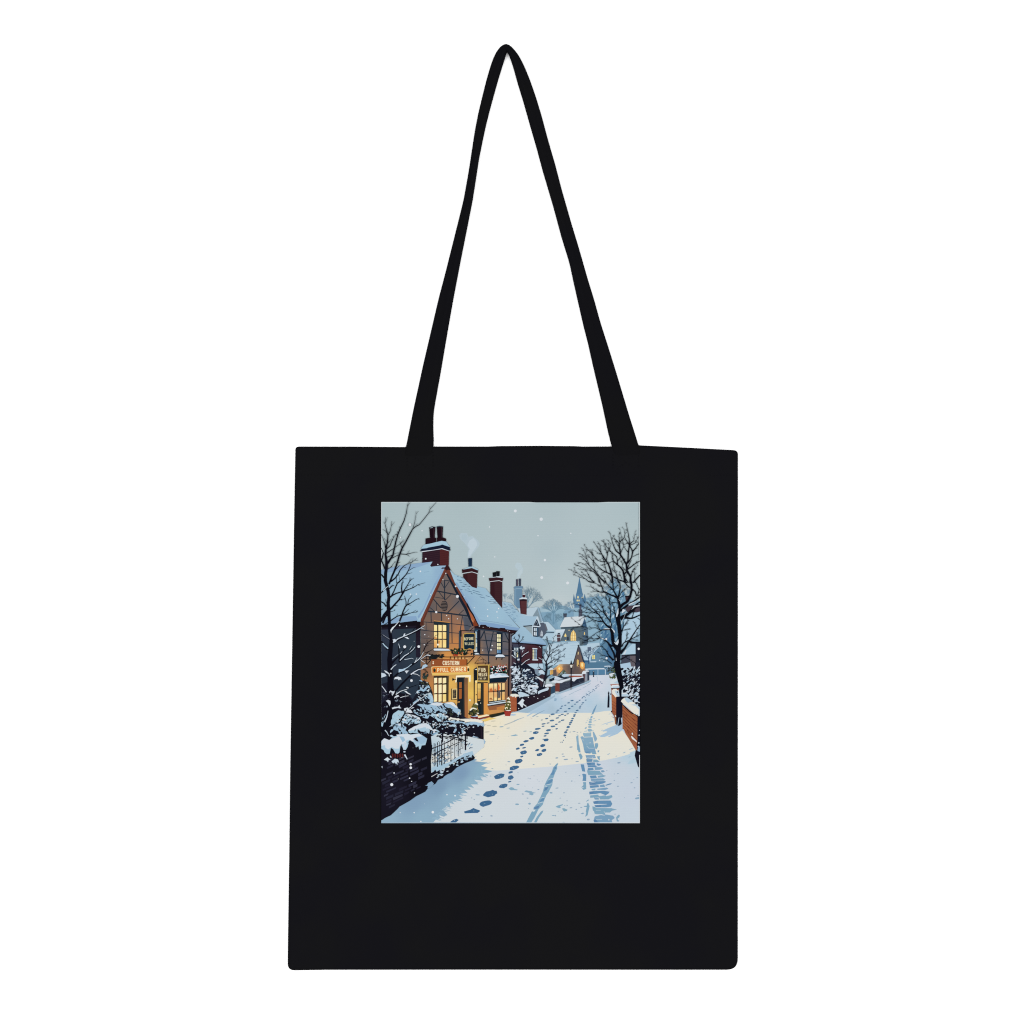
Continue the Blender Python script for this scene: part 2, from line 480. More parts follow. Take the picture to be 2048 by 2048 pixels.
def text(t, c, s, x0, y0, x1, y1, h, wd, gap=.42, slope=0):
    """sign lettering between two points of the top line"""
    n = len(s); adv = (x1 - x0) / (n - gap)
    for i, ch in enumerate(s):
        if ch == ' ': continue
        lw = adv * (1 - gap); lx = x0 + adv * i; ly = y0 + (y1 - y0) * (lx - x0) / (x1 - x0)
        if ch == 'I': lw *= .6
        for g in GLY[ch]:
            v = nums(g)
            Q = [(lx + v[j] * lw, ly + v[j + 1] * h + (y1 - y0) / (x1 - x0) * v[j] * lw) for j in range(0, len(v), 2)]
            for (ax, ay), (bx, by) in zip(Q, Q[1:]):          # each stroke a little longer than its ends, so corners close
                d = math.hypot(bx - ax, by - ay) or 1; e = wd * .42; ux, uy = (bx - ax) / d * e, (by - ay) / d * e
                L(t, c, wd, [ax - ux, ay - uy, bx + ux, by + uy])

# ---- pale rim of the ink film, then the sky
ink([[(PX0, PY0), (1058, PY0), (1072, 1004.9), (1195, 1004.9), (1215, PY0), (PX1, PY0), (PX1, PY1), (PX0, PY1)]], lambda x, y: (205, 217, 220))
skyf = idw('P', "8 20 166 187 191 500 20 169 189 193 1000 20 171 190 195 1540 20 170 190 195 8 250 170 190 193 500 300 171 191 196 1000 300 172 191 197 1540 250 174 193 196 "
           "600 480 176 195 198 900 480 178 195 199 1100 500 182 199 203 1300 450 178 196 201 1060 620 190 203 206 700 640 184 200 205 1500 600 178 199 206", 2)
G('P', skyf, "11 15 1541 15 1541 1100 11 1100", 9)
# smoke
F('P', (177, 197, 207), "520 343 520 312 528 292 512 268 500 252 480 236 470 212 482 196 516 198 526 218 550 213 566 228 582 240 593 258 586 278 574 292 564 306 550 320 541 333 539 344")
F('P', (188, 206, 216), "522 340 526 312 534 290 520 268 532 240 556 226 574 246 578 268 562 294 548 312 538 330")
F('P', (172, 194, 204), "486 206 512 204 520 228 504 246 484 232")
F('P', (180, 200, 209), "812 466 816 440 824 420 806 402 802 385 816 371 836 376 844 394 852 410 848 432 836 446 830 466")
F('P', (186, 204, 211), "818 462 822 440 832 420 842 410 846 428 834 446 828 462")

# ---- far hills
hillf = idw('P', "1000 640 165 193 207 1000 720 122 163 188 1150 640 140 178 200 1300 600 126 168 194 1300 720 138 178 200 1400 650 140 178 202 1060 680 138 177 198 1500 640 150 184 206")
G('P', hillf, "925 646 960 636 1010 630 1080 626 1110 632 1150 650 1180 622 1205 604 1230 582 1290 572 1400 576 1545 600 1545 1060 925 1060", 7)
F('P', (124, 164, 189), "945 670 1000 664 1045 668 1046 700 1060 770 945 770")
F('P', (120, 161, 189), "1086 700 1090 668 1110 645 1130 640 1150 655 1180 680 1200 720 1080 760")
# far bare trees
fc = (112, 148, 170)
fan('P', fc, 743, 606, 1.57, 16, 2.6, 4, 3, .36, .84)
fan('P', fc, 874, 645, 1.42, 34, 6, 6, 11, .3, .8)
fan('P', fc, 880, 640, .85, 30, 5, 5, 12, .3, .82)
fan('P', fc, 800, 612, 2.2, 17, 3, 4, 5, .36, .84)
c3 = (106, 148, 174)
L('P', c3, 9, "1030 740 1031 662", 6)
for th, l, sd in ((1.6, 24, 13), (1.15, 24, 14), (2.0, 24, 15), (.75, 22, 16), (2.45, 22, 17)): fan('P', c3, 1031, 672, th, l, 4.5, 4, sd, .27, .84)
for th, sd in ((2.5, 18), (2.1, 19), (.65, 20), (1.0, 21)): fan('P', (112, 153, 178), 1031, 738, th, 22, 3.6, 4, sd, .3, .82)
for th, sd in ((1.7, 24), (2.2, 25), (1.2, 26), (2.7, 27)): fan('P', (120, 156, 180), 1148, 662, th, 20, 3.4, 3, sd, .3, .84)

# ---- church
sp = (78, 122, 158)
F(6, sp, "540 -125 552 -60 600 200 618 262 465 262 482 200 528 -60")
F(6, (86, 128, 164), "465 255 620 255 608 300 650 480 650 580 430 580 430 480 462 300")
F(6, sp, "398 385 415 255 445 380 452 470 415 470"); F(6, sp, "622 385 655 250 688 380 676 440 640 460")
E(6, (238, 224, 158), "508 325 15 30 490 397 13 24 530 397 13 24 597 332 9 18 522 470 8 12")
G('P', hillf, "1150 640 1225 640 1240 700 1150 700", 7)
# ---- grey blue chimney and the pale gabled house
F(5, (102, 139, 168), "1035 140 1205 140 1210 500 1150 590 1110 570 1030 480")
F(5, (112, 150, 178), "1035 150 1075 150 1075 520 1030 470")
F(5, (100, 137, 168), "1018 112 1050 82 1200 80 1226 95 1216 135 1040 150")
L(5, (160, 192, 206), 8, "1035 145 1120 132 1212 138")
F(5, (56, 62, 84), "1073 -72 1117 -72 1115 78 1075 78"); F(5, (56, 62, 84), "1135 -85 1180 -85 1176 76 1140 76")
F(5, (92, 78, 96), "1095 -70 1117 -70 1115 78 1097 78")
F(5, (180, 202, 216), "1110 570 1310 572 1545 538 1660 850 1700 900 1300 1000 1160 700")
F(5, (126, 148, 162), "1548 565 1650 850 1620 900 1500 900 1440 740")
F(5, (142, 174, 197), "1545 538 1575 560 1665 850 1630 858 1550 590")
# small house with an arched window
F(5, (82, 92, 110), "1600 890 1690 880 1745 1010 1740 1100 1640 1225 1560 1170 1560 960")
F(5, (150, 182, 202), "1690 870 1780 880 1940 1040 1940 1100 1740 1080 1770 1060 1740 1040")
F(5, (180, 205, 220), "1596 888 1640 868 1780 872 1850 940 1932 1030 1932 1075 1725 1075 1780 1062 1720 920 1690 884")
F(5, (60, 78, 98), "1730 1105 1932 1100 1932 1118 1740 1122"); F(5, (98, 100, 112), "1720 900 1770 1040 1740 1060 1700 930")
F(5, (170, 200, 218), "1740 1118 1940 1116 1940 1300 1640 1240")
F(5, (200, 212, 222), "1612 1185 1615 1110 1638 1045 1660 1110 1660 1185"); L(5, (80, 90, 110), 6, "1637 1050 1637 1185"); L(5, (80, 90, 110), 5, "1612 1120 1660 1120")
# ---- chapel
F(6, (86, 106, 118), "130 985 480 960 600 950 725 1000 735 1180 730 1370 560 1400 540 1290 120 1290")
F(6, (76, 102, 124), "600 950 725 1000 735 1180 730 1370 640 1390 610 1200")
F(6, (64, 84, 100), "115 985 480 962 620 950 620 985 480 990 220 1018")
F(6, (204, 214, 220), "215 768 640 738 690 800 630 905 570 962 480 968 108 988 140 910")
F(6, (188, 204, 215), "560 745 640 738 690 800 640 900 600 930 620 800")
F(6, (62, 98, 132), "655 780 703 985 590 965"); F(6, (50, 84, 118), "655 780 703 985 655 980")
F(6, (70, 78, 94), "183 688 262 688 252 768 190 772"); F(6, (56, 62, 78), "180 684 264 684 262 704 182 704")
F(6, (76, 80, 98), "525 610 600 610 596 742 520 762"); F(6, (60, 64, 82), "516 596 604 596 602 616 518 616"); F(6, (82, 84, 104), "540 490 582 490 582 596 540 596")
F(6, (246, 208, 122), "345 1285 345 1180 360 1110 405 1048 450 1110 466 1180 466 1285")
F(6, (250, 228, 160), "375 1280 375 1170 405 1090 435 1170 435 1280")
LL(6, (186, 136, 56), 8, "385 1090 385 1285", "428 1090 428 1285", "345 1165 466 1165", "345 1245 466 1245")
F(6, (244, 216, 130), "208 1200 208 1165 230 1122 252 1165 252 1200"); F(6, (240, 205, 120), "638 1155 642 1105 652 1090 662 1110 662 1155"); D(6, (240, 214, 150), "310 1055 12 236 1280 14")
F(6, (30, 36, 52), "272 1275 272 1200 300 1200 300 1275")
F(6, (182, 206, 220), "0 1040 225 1028 205 1080 140 1220 120 1300 -60 1300"); F(6, (196, 214, 226), "20 1045 220 1035 200 1080 30 1110")
F(6, (84, 64, 72), "40 1150 122 1150 122 1300 50 1310"); F(6, (60, 62, 76), "58 1115 112 1115 112 1150 58 1150"); L(6, (198, 212, 224), 10, "40 1210 122 1208"); L(6, (178, 198, 214), 6, "58 1150 112 1148")
# ---- blue houses at the bend
F(6, (176, 203, 220), "530 1400 690 1405 720 1350 980 1330 1010 1400 870 1475 810 1640 790 1725 640 1710")
F(6, (98, 137, 164), "775 1830 795 1660 860 1480 990 1395 1060 1540 1300 1640 1300 1830")
F(6, (178, 206, 224), "985 1395 1010 1400 1065 1540 1040 1540 990 1430"); F(6, (170, 198, 218), "800 1640 880 1480 1000 1400 900 1500")
F(6, (242, 224, 134), "822 1690 822 1612 882 1602 882 1690"); LL(6, (110, 130, 130), 6, "852 1605 852 1690", "822 1650 882 1648")
F(6, (92, 108, 132), "718 1428 796 1420 796 1510 718 1512"); F(6, (176, 200, 218), "760 1745 920 1730 900 1765 780 1780")
F(6, (52, 96, 140), "640 1720 760 1720 780 1900 640 1900"); F(6, (66, 110, 150), "780 1790 1300 1780 1300 1900 780 1900")
L(6, (190, 210, 224), 26, "780 1815 900 1802 1060 1800 1290 1806")
D(6, (200, 214, 224), "985 1720 14 1080 1740 10 1000 1665 8 1040 1700 7")
# low walls at the far end of the street (tile 9)
F(9, (80, 122, 152), "600 -60 1300 -60 1300 230 740 230 700 120")
F(9, (80, 130, 166), "780 90 1110 90 1110 220 780 220")
L(9, (196, 212, 226), 22, "440 120 600 112 720 108"); L(9, (210, 220, 230), 24, "610 98 760 88 900 84 1090 82")
F(9, (58, 72, 92), "440 128 640 122 640 200 420 180"); F(9, (150, 180, 204), "420 165 620 160 610 195 410 195")
L(9, (206, 218, 228), 14, "1100 84 1112 110 1112 222"); L(9, (150, 182, 206), 18, "948 90 948 220"); L(9, (196, 212, 226), 20, "1090 30 1200 24 1240 40")
fan(6, (56, 84, 118), 745, 1800, 1.62, 110, 22, 4, 21, .48, .78)

# ---- evergreen mass behind the right-hand tree
gm = "1010 420 1060 330 1120 300 1150 200 1210 120 1230 40 1290 60 1300 -20 1350 20 1380 60 1420 130 1470 150 1520 230 1580 300 1590 430 1550 600 1545 900 1480 1100 1420 1300 1400 1740 1290 1830 1210 1790 1040 1530 990 1380 1010 1100 960 990 900 720 720 520 790 420 860 440 900 360"
for i, (x, y, th) in enumerate(((1240, 160, 1.7), (1330, 90, 1.5), (1150, 300, 2.1), (1450, 220, 1.1), (1040, 400, 2.3), (1540, 330, .9), (860, 460, 2.2), (1300, 140, 1.3), (1200, 260, 1.9), (1400, 160, 1.6))):
    fan(6, (112, 152, 180), x, y, th, 62, 12, 4, 400 + i, .34, .82)
G(6, idw(6, "1000 400 128 168 192 1300 60 118 158 184 1350 300 100 144 172 1200 500 114 156 182 900 560 132 170 194 1150 900 100 144 172 1300 900 84 128 160 1300 1300 78 122 156 1200 1600 72 114 150 1050 1400 88 132 162"), gm)
flecks(6, [(140, 182, 208), (158, 194, 214), (70, 120, 160)], "1000 330 1100 230 1330 -30 1560 260 1540 800 1420 1200 1250 1600 1020 1300 960 800 780 400", 120, 26, 70, -.9, 31, .28)
flecks(6, [(62, 108, 150)], "1020 1000 1400 800 1400 1600 1200 1700 1020 1350", 26, 40, 110, -1.1, 32, .3)
F(6, (190, 210, 224), "1270 520 1280 560 1268 640 1258 570"); F(6, (190, 210, 224), "1130 640 1180 700 1140 720 1110 690"); F(6, (190, 210, 224), "1285 700 1300 760 1280 800 1270 740")
D(6, (220, 228, 236), "1132 1245 22 1290 1470 10 1360 1720 14 1138 1672 20")
# ---- house on the right
F(6, (62, 44, 50), "1548 300 1640 292 1612 420 1580 440 1560 400"); F(6, (26, 22, 30), "1544 296 1645 288 1640 316 1548 322")
F(6, (74, 62, 74), "1540 560 1660 510 1890 490 1890 660 1590 650"); F(6, (46, 44, 58), "1720 500 1890 480 1890 560 1740 560")
F(6, (170, 202, 223), "1530 830 1700 690 1890 640 1890 960 1760 1220 1600 1320 1480 1400 1470 1180 1520 1000")
F(6, (168, 201, 222), "1462 1600 1570 1480 1730 1330 1790 1330 1790 1585"); F(6, (206, 216, 226), "1500 1590 1560 1480 1580 1500 1540 1590")
F(6, (34, 34, 46), "1458 1598 1790 1578 1790 1622 1490 1625"); F(6, (66, 70, 88), "1470 1612 1790 1618 1790 1990 1450 1990"); F(6, (98, 90, 98), "1660 1618 1790 1618 1790 1990 1660 1990")
F(6, (28, 32, 46), "1640 1320 1890 1318 1890 1360 1660 1345"); F(6, (30, 34, 48), "1778 1340 1890 1340 1890 1990 1778 1990")

# ---- cottage with the pointed gable, right of centre
F('P', (178, 205, 221), "1000 860 1048 848 1110 845 1168 838 1184 850 1186 870 1140 985 1060 982 1000 985 960 960")
F('P', (164, 196, 216), "1045 852 1170 842 1176 850 1050 860"); LL(6, (150, 182, 204), 6, "20 1420 200 1412", "60 1360 300 1350", "320 1450 470 1445", "120 1520 260 1515", "300 1600 420 1596", "200 1690 380 1684", "330 1395 480 1390")
gab = idw(6, "520 1420 72 72 84 430 1800 82 78 82 560 1760 96 84 84 600 1800 150 104 78 480 1900 92 82 82 300 1960 100 88 84 120 1960 120 98 84 640 1870 214 140 80 360 1850 88 82 84 560 1960 100 86 82")
G(6, gab, "520 1385 560 1480 640 1800 690 2040 300 2040 360 1990 400 1822 455 1640 500 1440")
F(6, (30, 38, 52), "515 1370 535 1380 500 1470 440 1700 395 1840 380 1835 440 1640 495 1440")
F(6, (40, 60, 84), "528 1400 560 1460 640 1720 660 1850 635 1830 560 1520")
F(6, (240, 196, 104), "482 1850 482 1720 500 1690 522 1720 524 1850"); L(6, (90, 70, 50), 6, "503 1700 503 1850")
F(6, (232, 206, 140), "500 1590 508 1530 522 1530 520 1590")
# lamp glow and warm walls by the cottage (tile 9)
G(9, idw(9, "95 60 250 216 146 130 100 222 158 94 40 130 190 138 96 20 200 160 130 104 200 60 124 100 88 190 180 110 96 88 300 60 98 86 84 380 150 88 80 82"), "0 60 100 -20 200 -20 420 -20 420 230 300 230 160 200 40 240 -30 250 -30 80", 5)
F(9, (238, 170, 84), "40 60 90 20 150 40 170 80 140 130 100 180 50 150"); F(9, (252, 226, 150), "75 60 105 50 120 80 100 110 75 90")
F(9, (236, 168, 80), "540 0 560 -60 620 -70 655 -30 655 40 610 100 570 70"); F(9, (252, 224, 150), "580 -40 620 -40 625 20 600 50 580 20")
F(9, (34, 40, 56), "500 -5 545 -10 545 15 500 18")

# ---- brick house next door
roof2 = idw(5, "800 450 160 192 212 1100 700 152 188 210 1000 800 148 186 210 1300 1200 152 188 211 1650 1300 140 176 206 1300 800 164 194 213 1050 1250 146 182 208")
G(5, roof2, "760 418 960 452 1050 560 1160 680 1310 740 1440 750 1545 742 1610 960 1560 990 1560 1200 1640 1230 1742 1345 1735 1385 1480 1355 980 1325 975 1200 1090 1080 1160 1000 770 585")
F(5, (130, 166, 202), "985 1290 1300 1305 1600 1340 1742 1350 1735 1388 1480 1358 980 1328")
for s in ("780 450 830 462", "890 490 1030 520", "800 480 850 490", "820 515 890 530", "930 535 1010 552", "780 545 880 562", "970 570 1090 600", "860 590 960 606", "800 605 880 625", "990 625 1060 640", "840 655 930 680", "980 650 1060 668", "970 700 1010 722",
          "900 725 970 745", "1080 735 1105 742", "1000 780 1070 795", "990 805 1040 815", "1005 840 1070 858", "940 655 965 660", "1050 585 1100 598"):
    L(5, (92, 132, 164), 9, s)
# dormer
F(5, (158, 190, 212), "1170 760 1320 740 1440 752 1540 742 1480 880 1440 960 1200 950 1190 870")
F(5, (26, 30, 44), "1220 955 1430 940 1432 960 1240 978"); F(5, (150, 168, 176), "1240 978 1432 962 1445 1185 1400 1120 1290 1010")
LL(5, (120, 142, 156), 5, "1260 1000 1435 990", "1290 1030 1436 1022", "1330 1060 1440 1055", "1360 1095 1440 1090")
F(5, (190, 210, 224), "1538 742 1560 760 1620 965 1590 985 1440 985 1440 950 1475 890")
F(5, (36, 42, 60), "1532 800 1595 965 1450 950"); F(5, (150, 178, 200), "1525 850 1560 940 1480 930")
F(5, (34, 34, 50), "1520 862 1550 935 1485 930"); L(5, (206, 220, 232), 22, "1440 965 1520 968 1580 976")
F(5, (24, 34, 50), "1440 978 1566 984 1566 1205 1446 1190"); F(5, (52, 84, 112), "1530 990 1560 992 1560 1200 1530 1196")
F(5, (190, 208, 222), "1466 1000 1494 1002 1494 1075 1466 1072"); F(5, (190, 208, 222), "1502 1002 1528 1004 1528 1078 1502 1076")
F(5, (206, 218, 228), "1466 1090 1494 1092 1494 1170 1466 1166"); F(5, (206, 218, 228), "1502 1094 1528 1096 1528 1174 1502 1172")
F(5, (196, 214, 228), "1430 960 1445 960 1448 1190 1436 1188")
# chimney with one pot
F(5, (88, 48, 52), "1148 380 1310 375 1306 712 1170 688"); F(5, (74, 34, 42), "1148 380 1180 380 1195 690 1170 688")
F(5, (44, 26, 36), "1138 372 1316 366 1305 408 1160 412"); F(5, (200, 214, 224), "1135 374 1145 352 1210 326 1290 330 1318 352 1318 372 1230 362")
F(5, (66, 30, 42), "1218 268 1272 265 1272 330 1222 330"); L(5, (208, 220, 230), 12, "1215 265 1275 262")
for i in range(9): L(5, (74, 34, 42), 4, [1190, 430 + i * 30, 1304, 428 + i * 30])
# wall and windows
G(5, idw(5, "1400 1500 74 38 46 1600 1700 70 36 46 1100 1450 62 68 88 1050 1750 66 50 62 1250 1700 72 40 48"), "980 1330 1480 1360 1650 1400 1650 1960 980 1960")
F(5, (34, 24, 34), "980 1318 1480 1352 1740 1382 1730 1396 1640 1402 1640 1440 1480 1380 980 1345")
for i in range(14): L(5, (58, 28, 38), 4, [1180, 1420 + i * 30, 1640, 1440 + i * 28])
L(5, (30, 26, 38), 14, "1648 1400 1650 1960")
F(5, (46, 72, 98), "1015 1420 1140 1430 1140 1680 1015 1670"); F(5, (190, 208, 216), "1030 1440 1060 1442 1060 1515 1030 1512"); F(5, (196, 212, 218), "1082 1440 1122 1442 1122 1520 1082 1518")
F(5, (196, 210, 214), "1030 1535 1060 1537 1060 1640 1030 1640"); F(5, (240, 232, 180), "1084 1540 1116 1542 1116 1650 1084 1650"); F(5, (196, 212, 226), "1080 1690 1150 1680 1150 1720 1090 1725")
F(5, (40, 66, 96), "1435 1470 1540 1478 1536 1700 1440 1694"); F(5, (206, 218, 228), "1434 1445 1542 1452 1542 1476 1434 1470"); F(5, (206, 218, 228), "1432 1692 1560 1696 1556 1722 1436 1720")
F(5, (236, 226, 178), "1440 1480 1462 1482 1462 1690 1440 1690"); F(5, (140, 172, 200), "1508 1485 1530 1487 1528 1694 1508 1692"); F(5, (170, 190, 196), "1470 1485 1500 1487 1500 1690 1470 1688")
LL(5, (28, 40, 58), 8, "1485 1478 1485 1694", "1440 1550 1535 1555", "1440 1620 1535 1625")
F(5, (172, 200, 220), "1300 1815 1400 1790 1660 1790 1680 1880 1300 1880")
LL(5, (196, 208, 222), 9, "1580 1410 1620 1440", "1570 1660 1640 1700")
# timber-framed inn ---------------------------------------------------------
wallf = idw('P', "390 500 108 98 96 300 640 100 92 92 380 620 116 96 86 470 610 104 96 98 520 690 98 98 106 330 700 128 96 80 430 710 154 108 82 480 760 176 116 78 545 790 112 98 98 255 800 98 88 88 258 870 96 84 82 300 900 108 90 80 "
            "450 850 198 128 70 480 900 222 146 66 540 870 196 120 64 400 930 222 146 66 265 960 128 98 78 262 1020 150 100 70 255 1100 170 110 68 270 1160 186 116 64 300 1100 196 126 62 420 1090 232 178 80 430 1160 232 176 78 530 1060 234 192 84 545 1000 228 178 74 "
            "540 1150 238 192 82 560 920 190 128 74 590 800 92 92 102 650 830 90 92 104 740 800 86 90 102 640 890 92 92 102 740 890 90 90 102 650 950 134 108 92 740 950 120 102 94 700 980 144 112 88 600 1000 190 130 80 760 1000 140 108 90 760 1060 140 104 84 620 1150 224 160 78 640 1240 218 148 72 700 1250 208 142 74 765 1150 150 104 72 765 1230 176 112 60")
G('P', wallf, "243 735 393 420 430 470 560 740 600 745 780 775 785 1262 640 1295 530 1310 243 1240", 5)
F(4, (84, 88, 100), "1830 760 1932 772 1932 1060 1868 1058"); F(5, (80, 84, 96), "-60 760 20 780 90 960 20 1060 -60 1060")
tm = (36, 48, 62)
L(4, tm, 24, "1425 -20 1428 390")
LL(4, tm, 16, "1325 -40 1420 130", "1530 -30 1425 130", "1300 205 1440 390", "1570 262 1440 390", "1100 550 1205 640", "1740 705 1850 605")
L(4, tm, 28, "1245 185 1700 272"); LL(4, tm, 12, "1185 318 1400 352", "1240 430 1250 640"); LL(4, tm, 22, "1180 365 1345 560", "1490 672 1745 410")
LL(1, tm, 16, "1415 1770 1530 1785"); L(1, tm, 20, "1425 1770 1425 1830")
L(4, tm, 32, "1055 635 1500 680 1932 738"); L(5, tm, 30, "-20 720 60 770")
LL(4, tm, 20, "1125 655 1132 880", "1355 680 1358 850", "1582 710 1592 1345"); L(4, tm, 18, "1820 745 1768 1080")
LL(4, tm, 15, "950 868 1190 888", "1535 905 1932 948", "895 1048 1190 1080", "1530 1105 1770 1122"); LL(4, (58, 62, 72), 10, "895 1222 1190 1246", "890 1340 1190 1352", "1530 1338 1740 1352", "1020 880 1022 1060"); L(5, tm, 12, "-20 945 100 985")
L(4, (52, 66, 80), 50, "1765 1065 1760 1480")
# vent
ell(4, (92, 82, 82), 1425, 517, 72, 118); ell(4, (58, 56, 62), 1440, 517, 56, 112)
ell(4, (112, 98, 92), 1408, 520, 68, 108)
for i, hw in enumerate((34, 54, 66, 68, 64, 52, 28)): L(4, (22, 22, 28), 17, [1408 - hw, 424 + i * 31, 1410 + hw, 430 + i * 31])
# left wing wall
G(4, idw(4, "100 1100 48 56 74 500 1100 44 58 72 700 1500 46 60 74 100 1700 40 48 66 600 2400 42 56 72"), "30 1020 800 990 890 970 890 2620 30 2700")
G(4, idw(4, "850 1000 34 24 38 850 1700 36 30 46 860 2000 44 58 74"), "790 990 890 970 890 1660 795 1640")
LL(4, (24, 20, 32), 5, "795 1120 890 1110", "795 1200 890 1195", "795 1280 890 1280", "795 1370 890 1372", "795 1460 890 1462")
F(4, (22, 16, 24), "30 915 450 870 820 830 900 800 970 830 900 1000 790 1012 30 1042"); F(4, (30, 26, 40), "30 1000 450 975 800 950 800 1012 30 1042")
F(4, (84, 44, 34), "880 940 900 830 960 860 970 930 910 960")
# right wing timbers (tile 5)
LL(5, tm, 26, "290 1240 372 1070"); LL(5, tm, 22, "372 1065 470 1600", "575 1060 462 1600", "815 1090 910 1290"); L(5, tm, 24, "465 1590 465 1790")
LL(5, tm, 20, "285 1270 640 1295", "780 1300 910 1318"); LL(5, (64, 70, 82), 12, "285 1442 640 1465", "780 1465 910 1478", "400 1130 640 1150")
L(5, (36, 46, 62), 36, "120 1590 280 1594 640 1606 980 1618")
L(5, (40, 46, 60), 16, "925 1470 978 1370"); 
# right return wall and corner post
G(5, idw(5, "960 1200 92 92 104 955 1700 104 92 96 950 2200 110 88 84"), "935 1120 982 1120 975 1822 970 2300 955 2480 915 2530 925 1822")
L(5, (34, 28, 36), 36, "922 1100 920 1600 915 1900 905 2300 905 2520")
L(5, (34, 24, 30), 24, "1060 1110 960 1190")
# roofs
G('P', idw('P', "20 470 144 182 208 200 450 146 184 209 300 420 150 188 211 200 600 148 186 210 60 640 150 188 210 350 430 140 176 206"), "8 415 60 403 120 390 250 372 314 363 303 396 392 386 392 402 340 500 245 700 242 722 222 722 218 716 8 742", 10)
F('P', (134, 168, 202), "8 415 60 403 120 390 250 372 300 366 290 376 250 392 215 402 130 420 60 428 8 440"); F('P', (130, 166, 202), "8 714 90 702 150 692 215 690 224 716 130 726 8 742")
F(4, (128, 164, 202), "1262 0 1170 170 1010 500 940 690 860 800 830 750 960 560 1090 260 1215 0"); F(1, (134, 170, 205), "1440 1470 1420 1500 1270 1830 1215 1830 1380 1520 1390 1480")
F(4, (160, 194, 214), "1250 30 1010 540 900 720 840 840 900 810 960 700 1100 440 1290 20"); F(1, (112, 150, 184), "975 1592 1085 1578 1085 1584 975 1598")
G('P', idw('P', "450 460 154 190 211 560 540 150 188 210 600 650 146 184 209 700 700 152 190 212 760 740 150 186 210 520 590 140 176 206 660 600 156 192 213"),
  "405 396 421 419 442 442 484 457 512 476 547 517 577 514 628 525 655 560 728 647 829 762 813 777 760 770 708 763 636 753 590 748 583 745 555 680 520 622 484 560 444 492", 9)
F(5, (130, 166, 202), "0 400 60 500 170 690 280 860 290 930 255 955 130 705 0 500"); F(4, (130, 166, 202), "1660 0 1810 250 1932 470 1932 400 1830 230 1700 -10"); F(1, (160, 194, 214), "1550 1560 1600 1620 1720 1822 1660 1822")
F(5, (126, 162, 202), "270 870 400 880 600 905 980 980 1160 1005 1095 1065 700 1012 430 975 258 952"); F(5, (146, 182, 208), "270 830 280 820 980 940 970 960 600 890 400 860"); L(5, (96, 128, 160), 5, "280 825 640 880 980 945")
for s in ("-230 -60 -130 -40", "-150 -110 -90 -95", "-180 -10 -110 5", "-230 -140 -200 -132", "0 75 60 92", "0 135 50 150", "110 170 270 215", "0 185 100 210", "125 220 180 235", "190 245 330 280", "75 240 115 255", "405 290 490 315", "270 315 390 345", "455 405 515 425", "570 432 630 450", "-90 30 -20 50", "-130 80 -60 92", "-60 160 -20 170", "-160 150 -110 160"):
    L(5, (70, 104, 136), 11, s)
F(5, (150, 188, 212), "110 150 380 130 330 120 110 110")
# eaves of the right wing
F(5, (38, 22, 28), "150 955 260 955 300 930 400 935 440 970 700 1010 730 1000 830 1005 840 1030 1112 1060 1062 1112 960 1135 900 1105 620 1058 150 1015")
F(5, (62, 34, 36), "330 985 700 1035 1040 1085 1030 1095 700 1050 330 1000"); F(5, (44, 58, 76), "160 1010 620 1062 900 1108 900 1130 620 1090 160 1040")
D(5, (190, 190, 196), "262 965 12 345 990 9 490 990 8 890 1065 9 930 1080 8")
# barge boards
F('P', (100, 50, 40), "389 396 402 398 393 430 361 492 258 724 240 716 300 584 344 490")
F('P', (122, 62, 46), "389 400 394 402 350 492 250 718 244 714 344 490")
F('P', (108, 54, 42), "393 402 407 396 444 490 485 558 521 620 555 680 588 746 556 752 520 664 500 620 433 490 394 434")
F(5, (176, 94, 56), "0 470 30 560 120 720 170 830 130 880 60 760 0 640"); F(5, (132, 58, 30), "130 720 258 950 135 960 120 880 160 830")
F(5, (206, 130, 80), "0 640 10 640 75 780 140 880 120 880 50 770")
F('P', (24, 34, 50), "393 440 400 436 438 500 486 590 522 650 556 748 548 750 500 645 470 592 424 500")
F(4, (24, 26, 38), "1800 250 1830 310 1932 480 1932 510 1900 440 1800 300"); F(5, (26, 24, 34), "-20 440 0 460 70 600 140 710 250 950 235 950 110 720 20 590 -20 500")
F(1, (54, 26, 28), "1350 1522 1372 1490 1430 1488 1468 1438 1512 1450 1572 1562 1505 1535 1470 1560 1420 1515")
# chimneys
F(1, (48, 28, 40), "935 1140 1330 1075 1330 1445 1130 1474 1108 1445 1160 1360 932 1388"); F(1, (82, 36, 38), "1320 1078 1525 1130 1518 1445 1325 1450")
for i in range(8):
    L(1, (74, 44, 54), 4, [945, 1190 + i * 42, 1325, 1130 + i * 42] if i < 5 else [1160, 1150 + i * 42, 1325, 1130 + i * 42]); L(1, (66, 24, 28), 4, [1325, 1130 + i * 42, 1520, 1165 + i * 38])
F(1, (206, 216, 226), "905 1120 930 1150 1370 1082 1530 1132 1545 1112 1370 1058"); F(1, (20, 30, 54), "908 1074 1060 1048 1340 988 1372 974 1542 1028 1545 1085 1565 1105 1528 1122 1372 1064 1180 1100 888 1134 885 1115 912 1105")
F(1, (158, 196, 216), "905 1078 950 1010 1000 982 1240 930 1360 902 1462 918 1510 990 1552 1042 1372 982 1330 1000 1060 1050 1040 1062")
F(1, (36, 18, 28), "1004 850 1080 836 1240 832 1240 930 1100 965 1004 978"); F(1, (38, 18, 26), "1256 830 1320 822 1400 828 1458 852 1460 915 1360 902 1256 928")
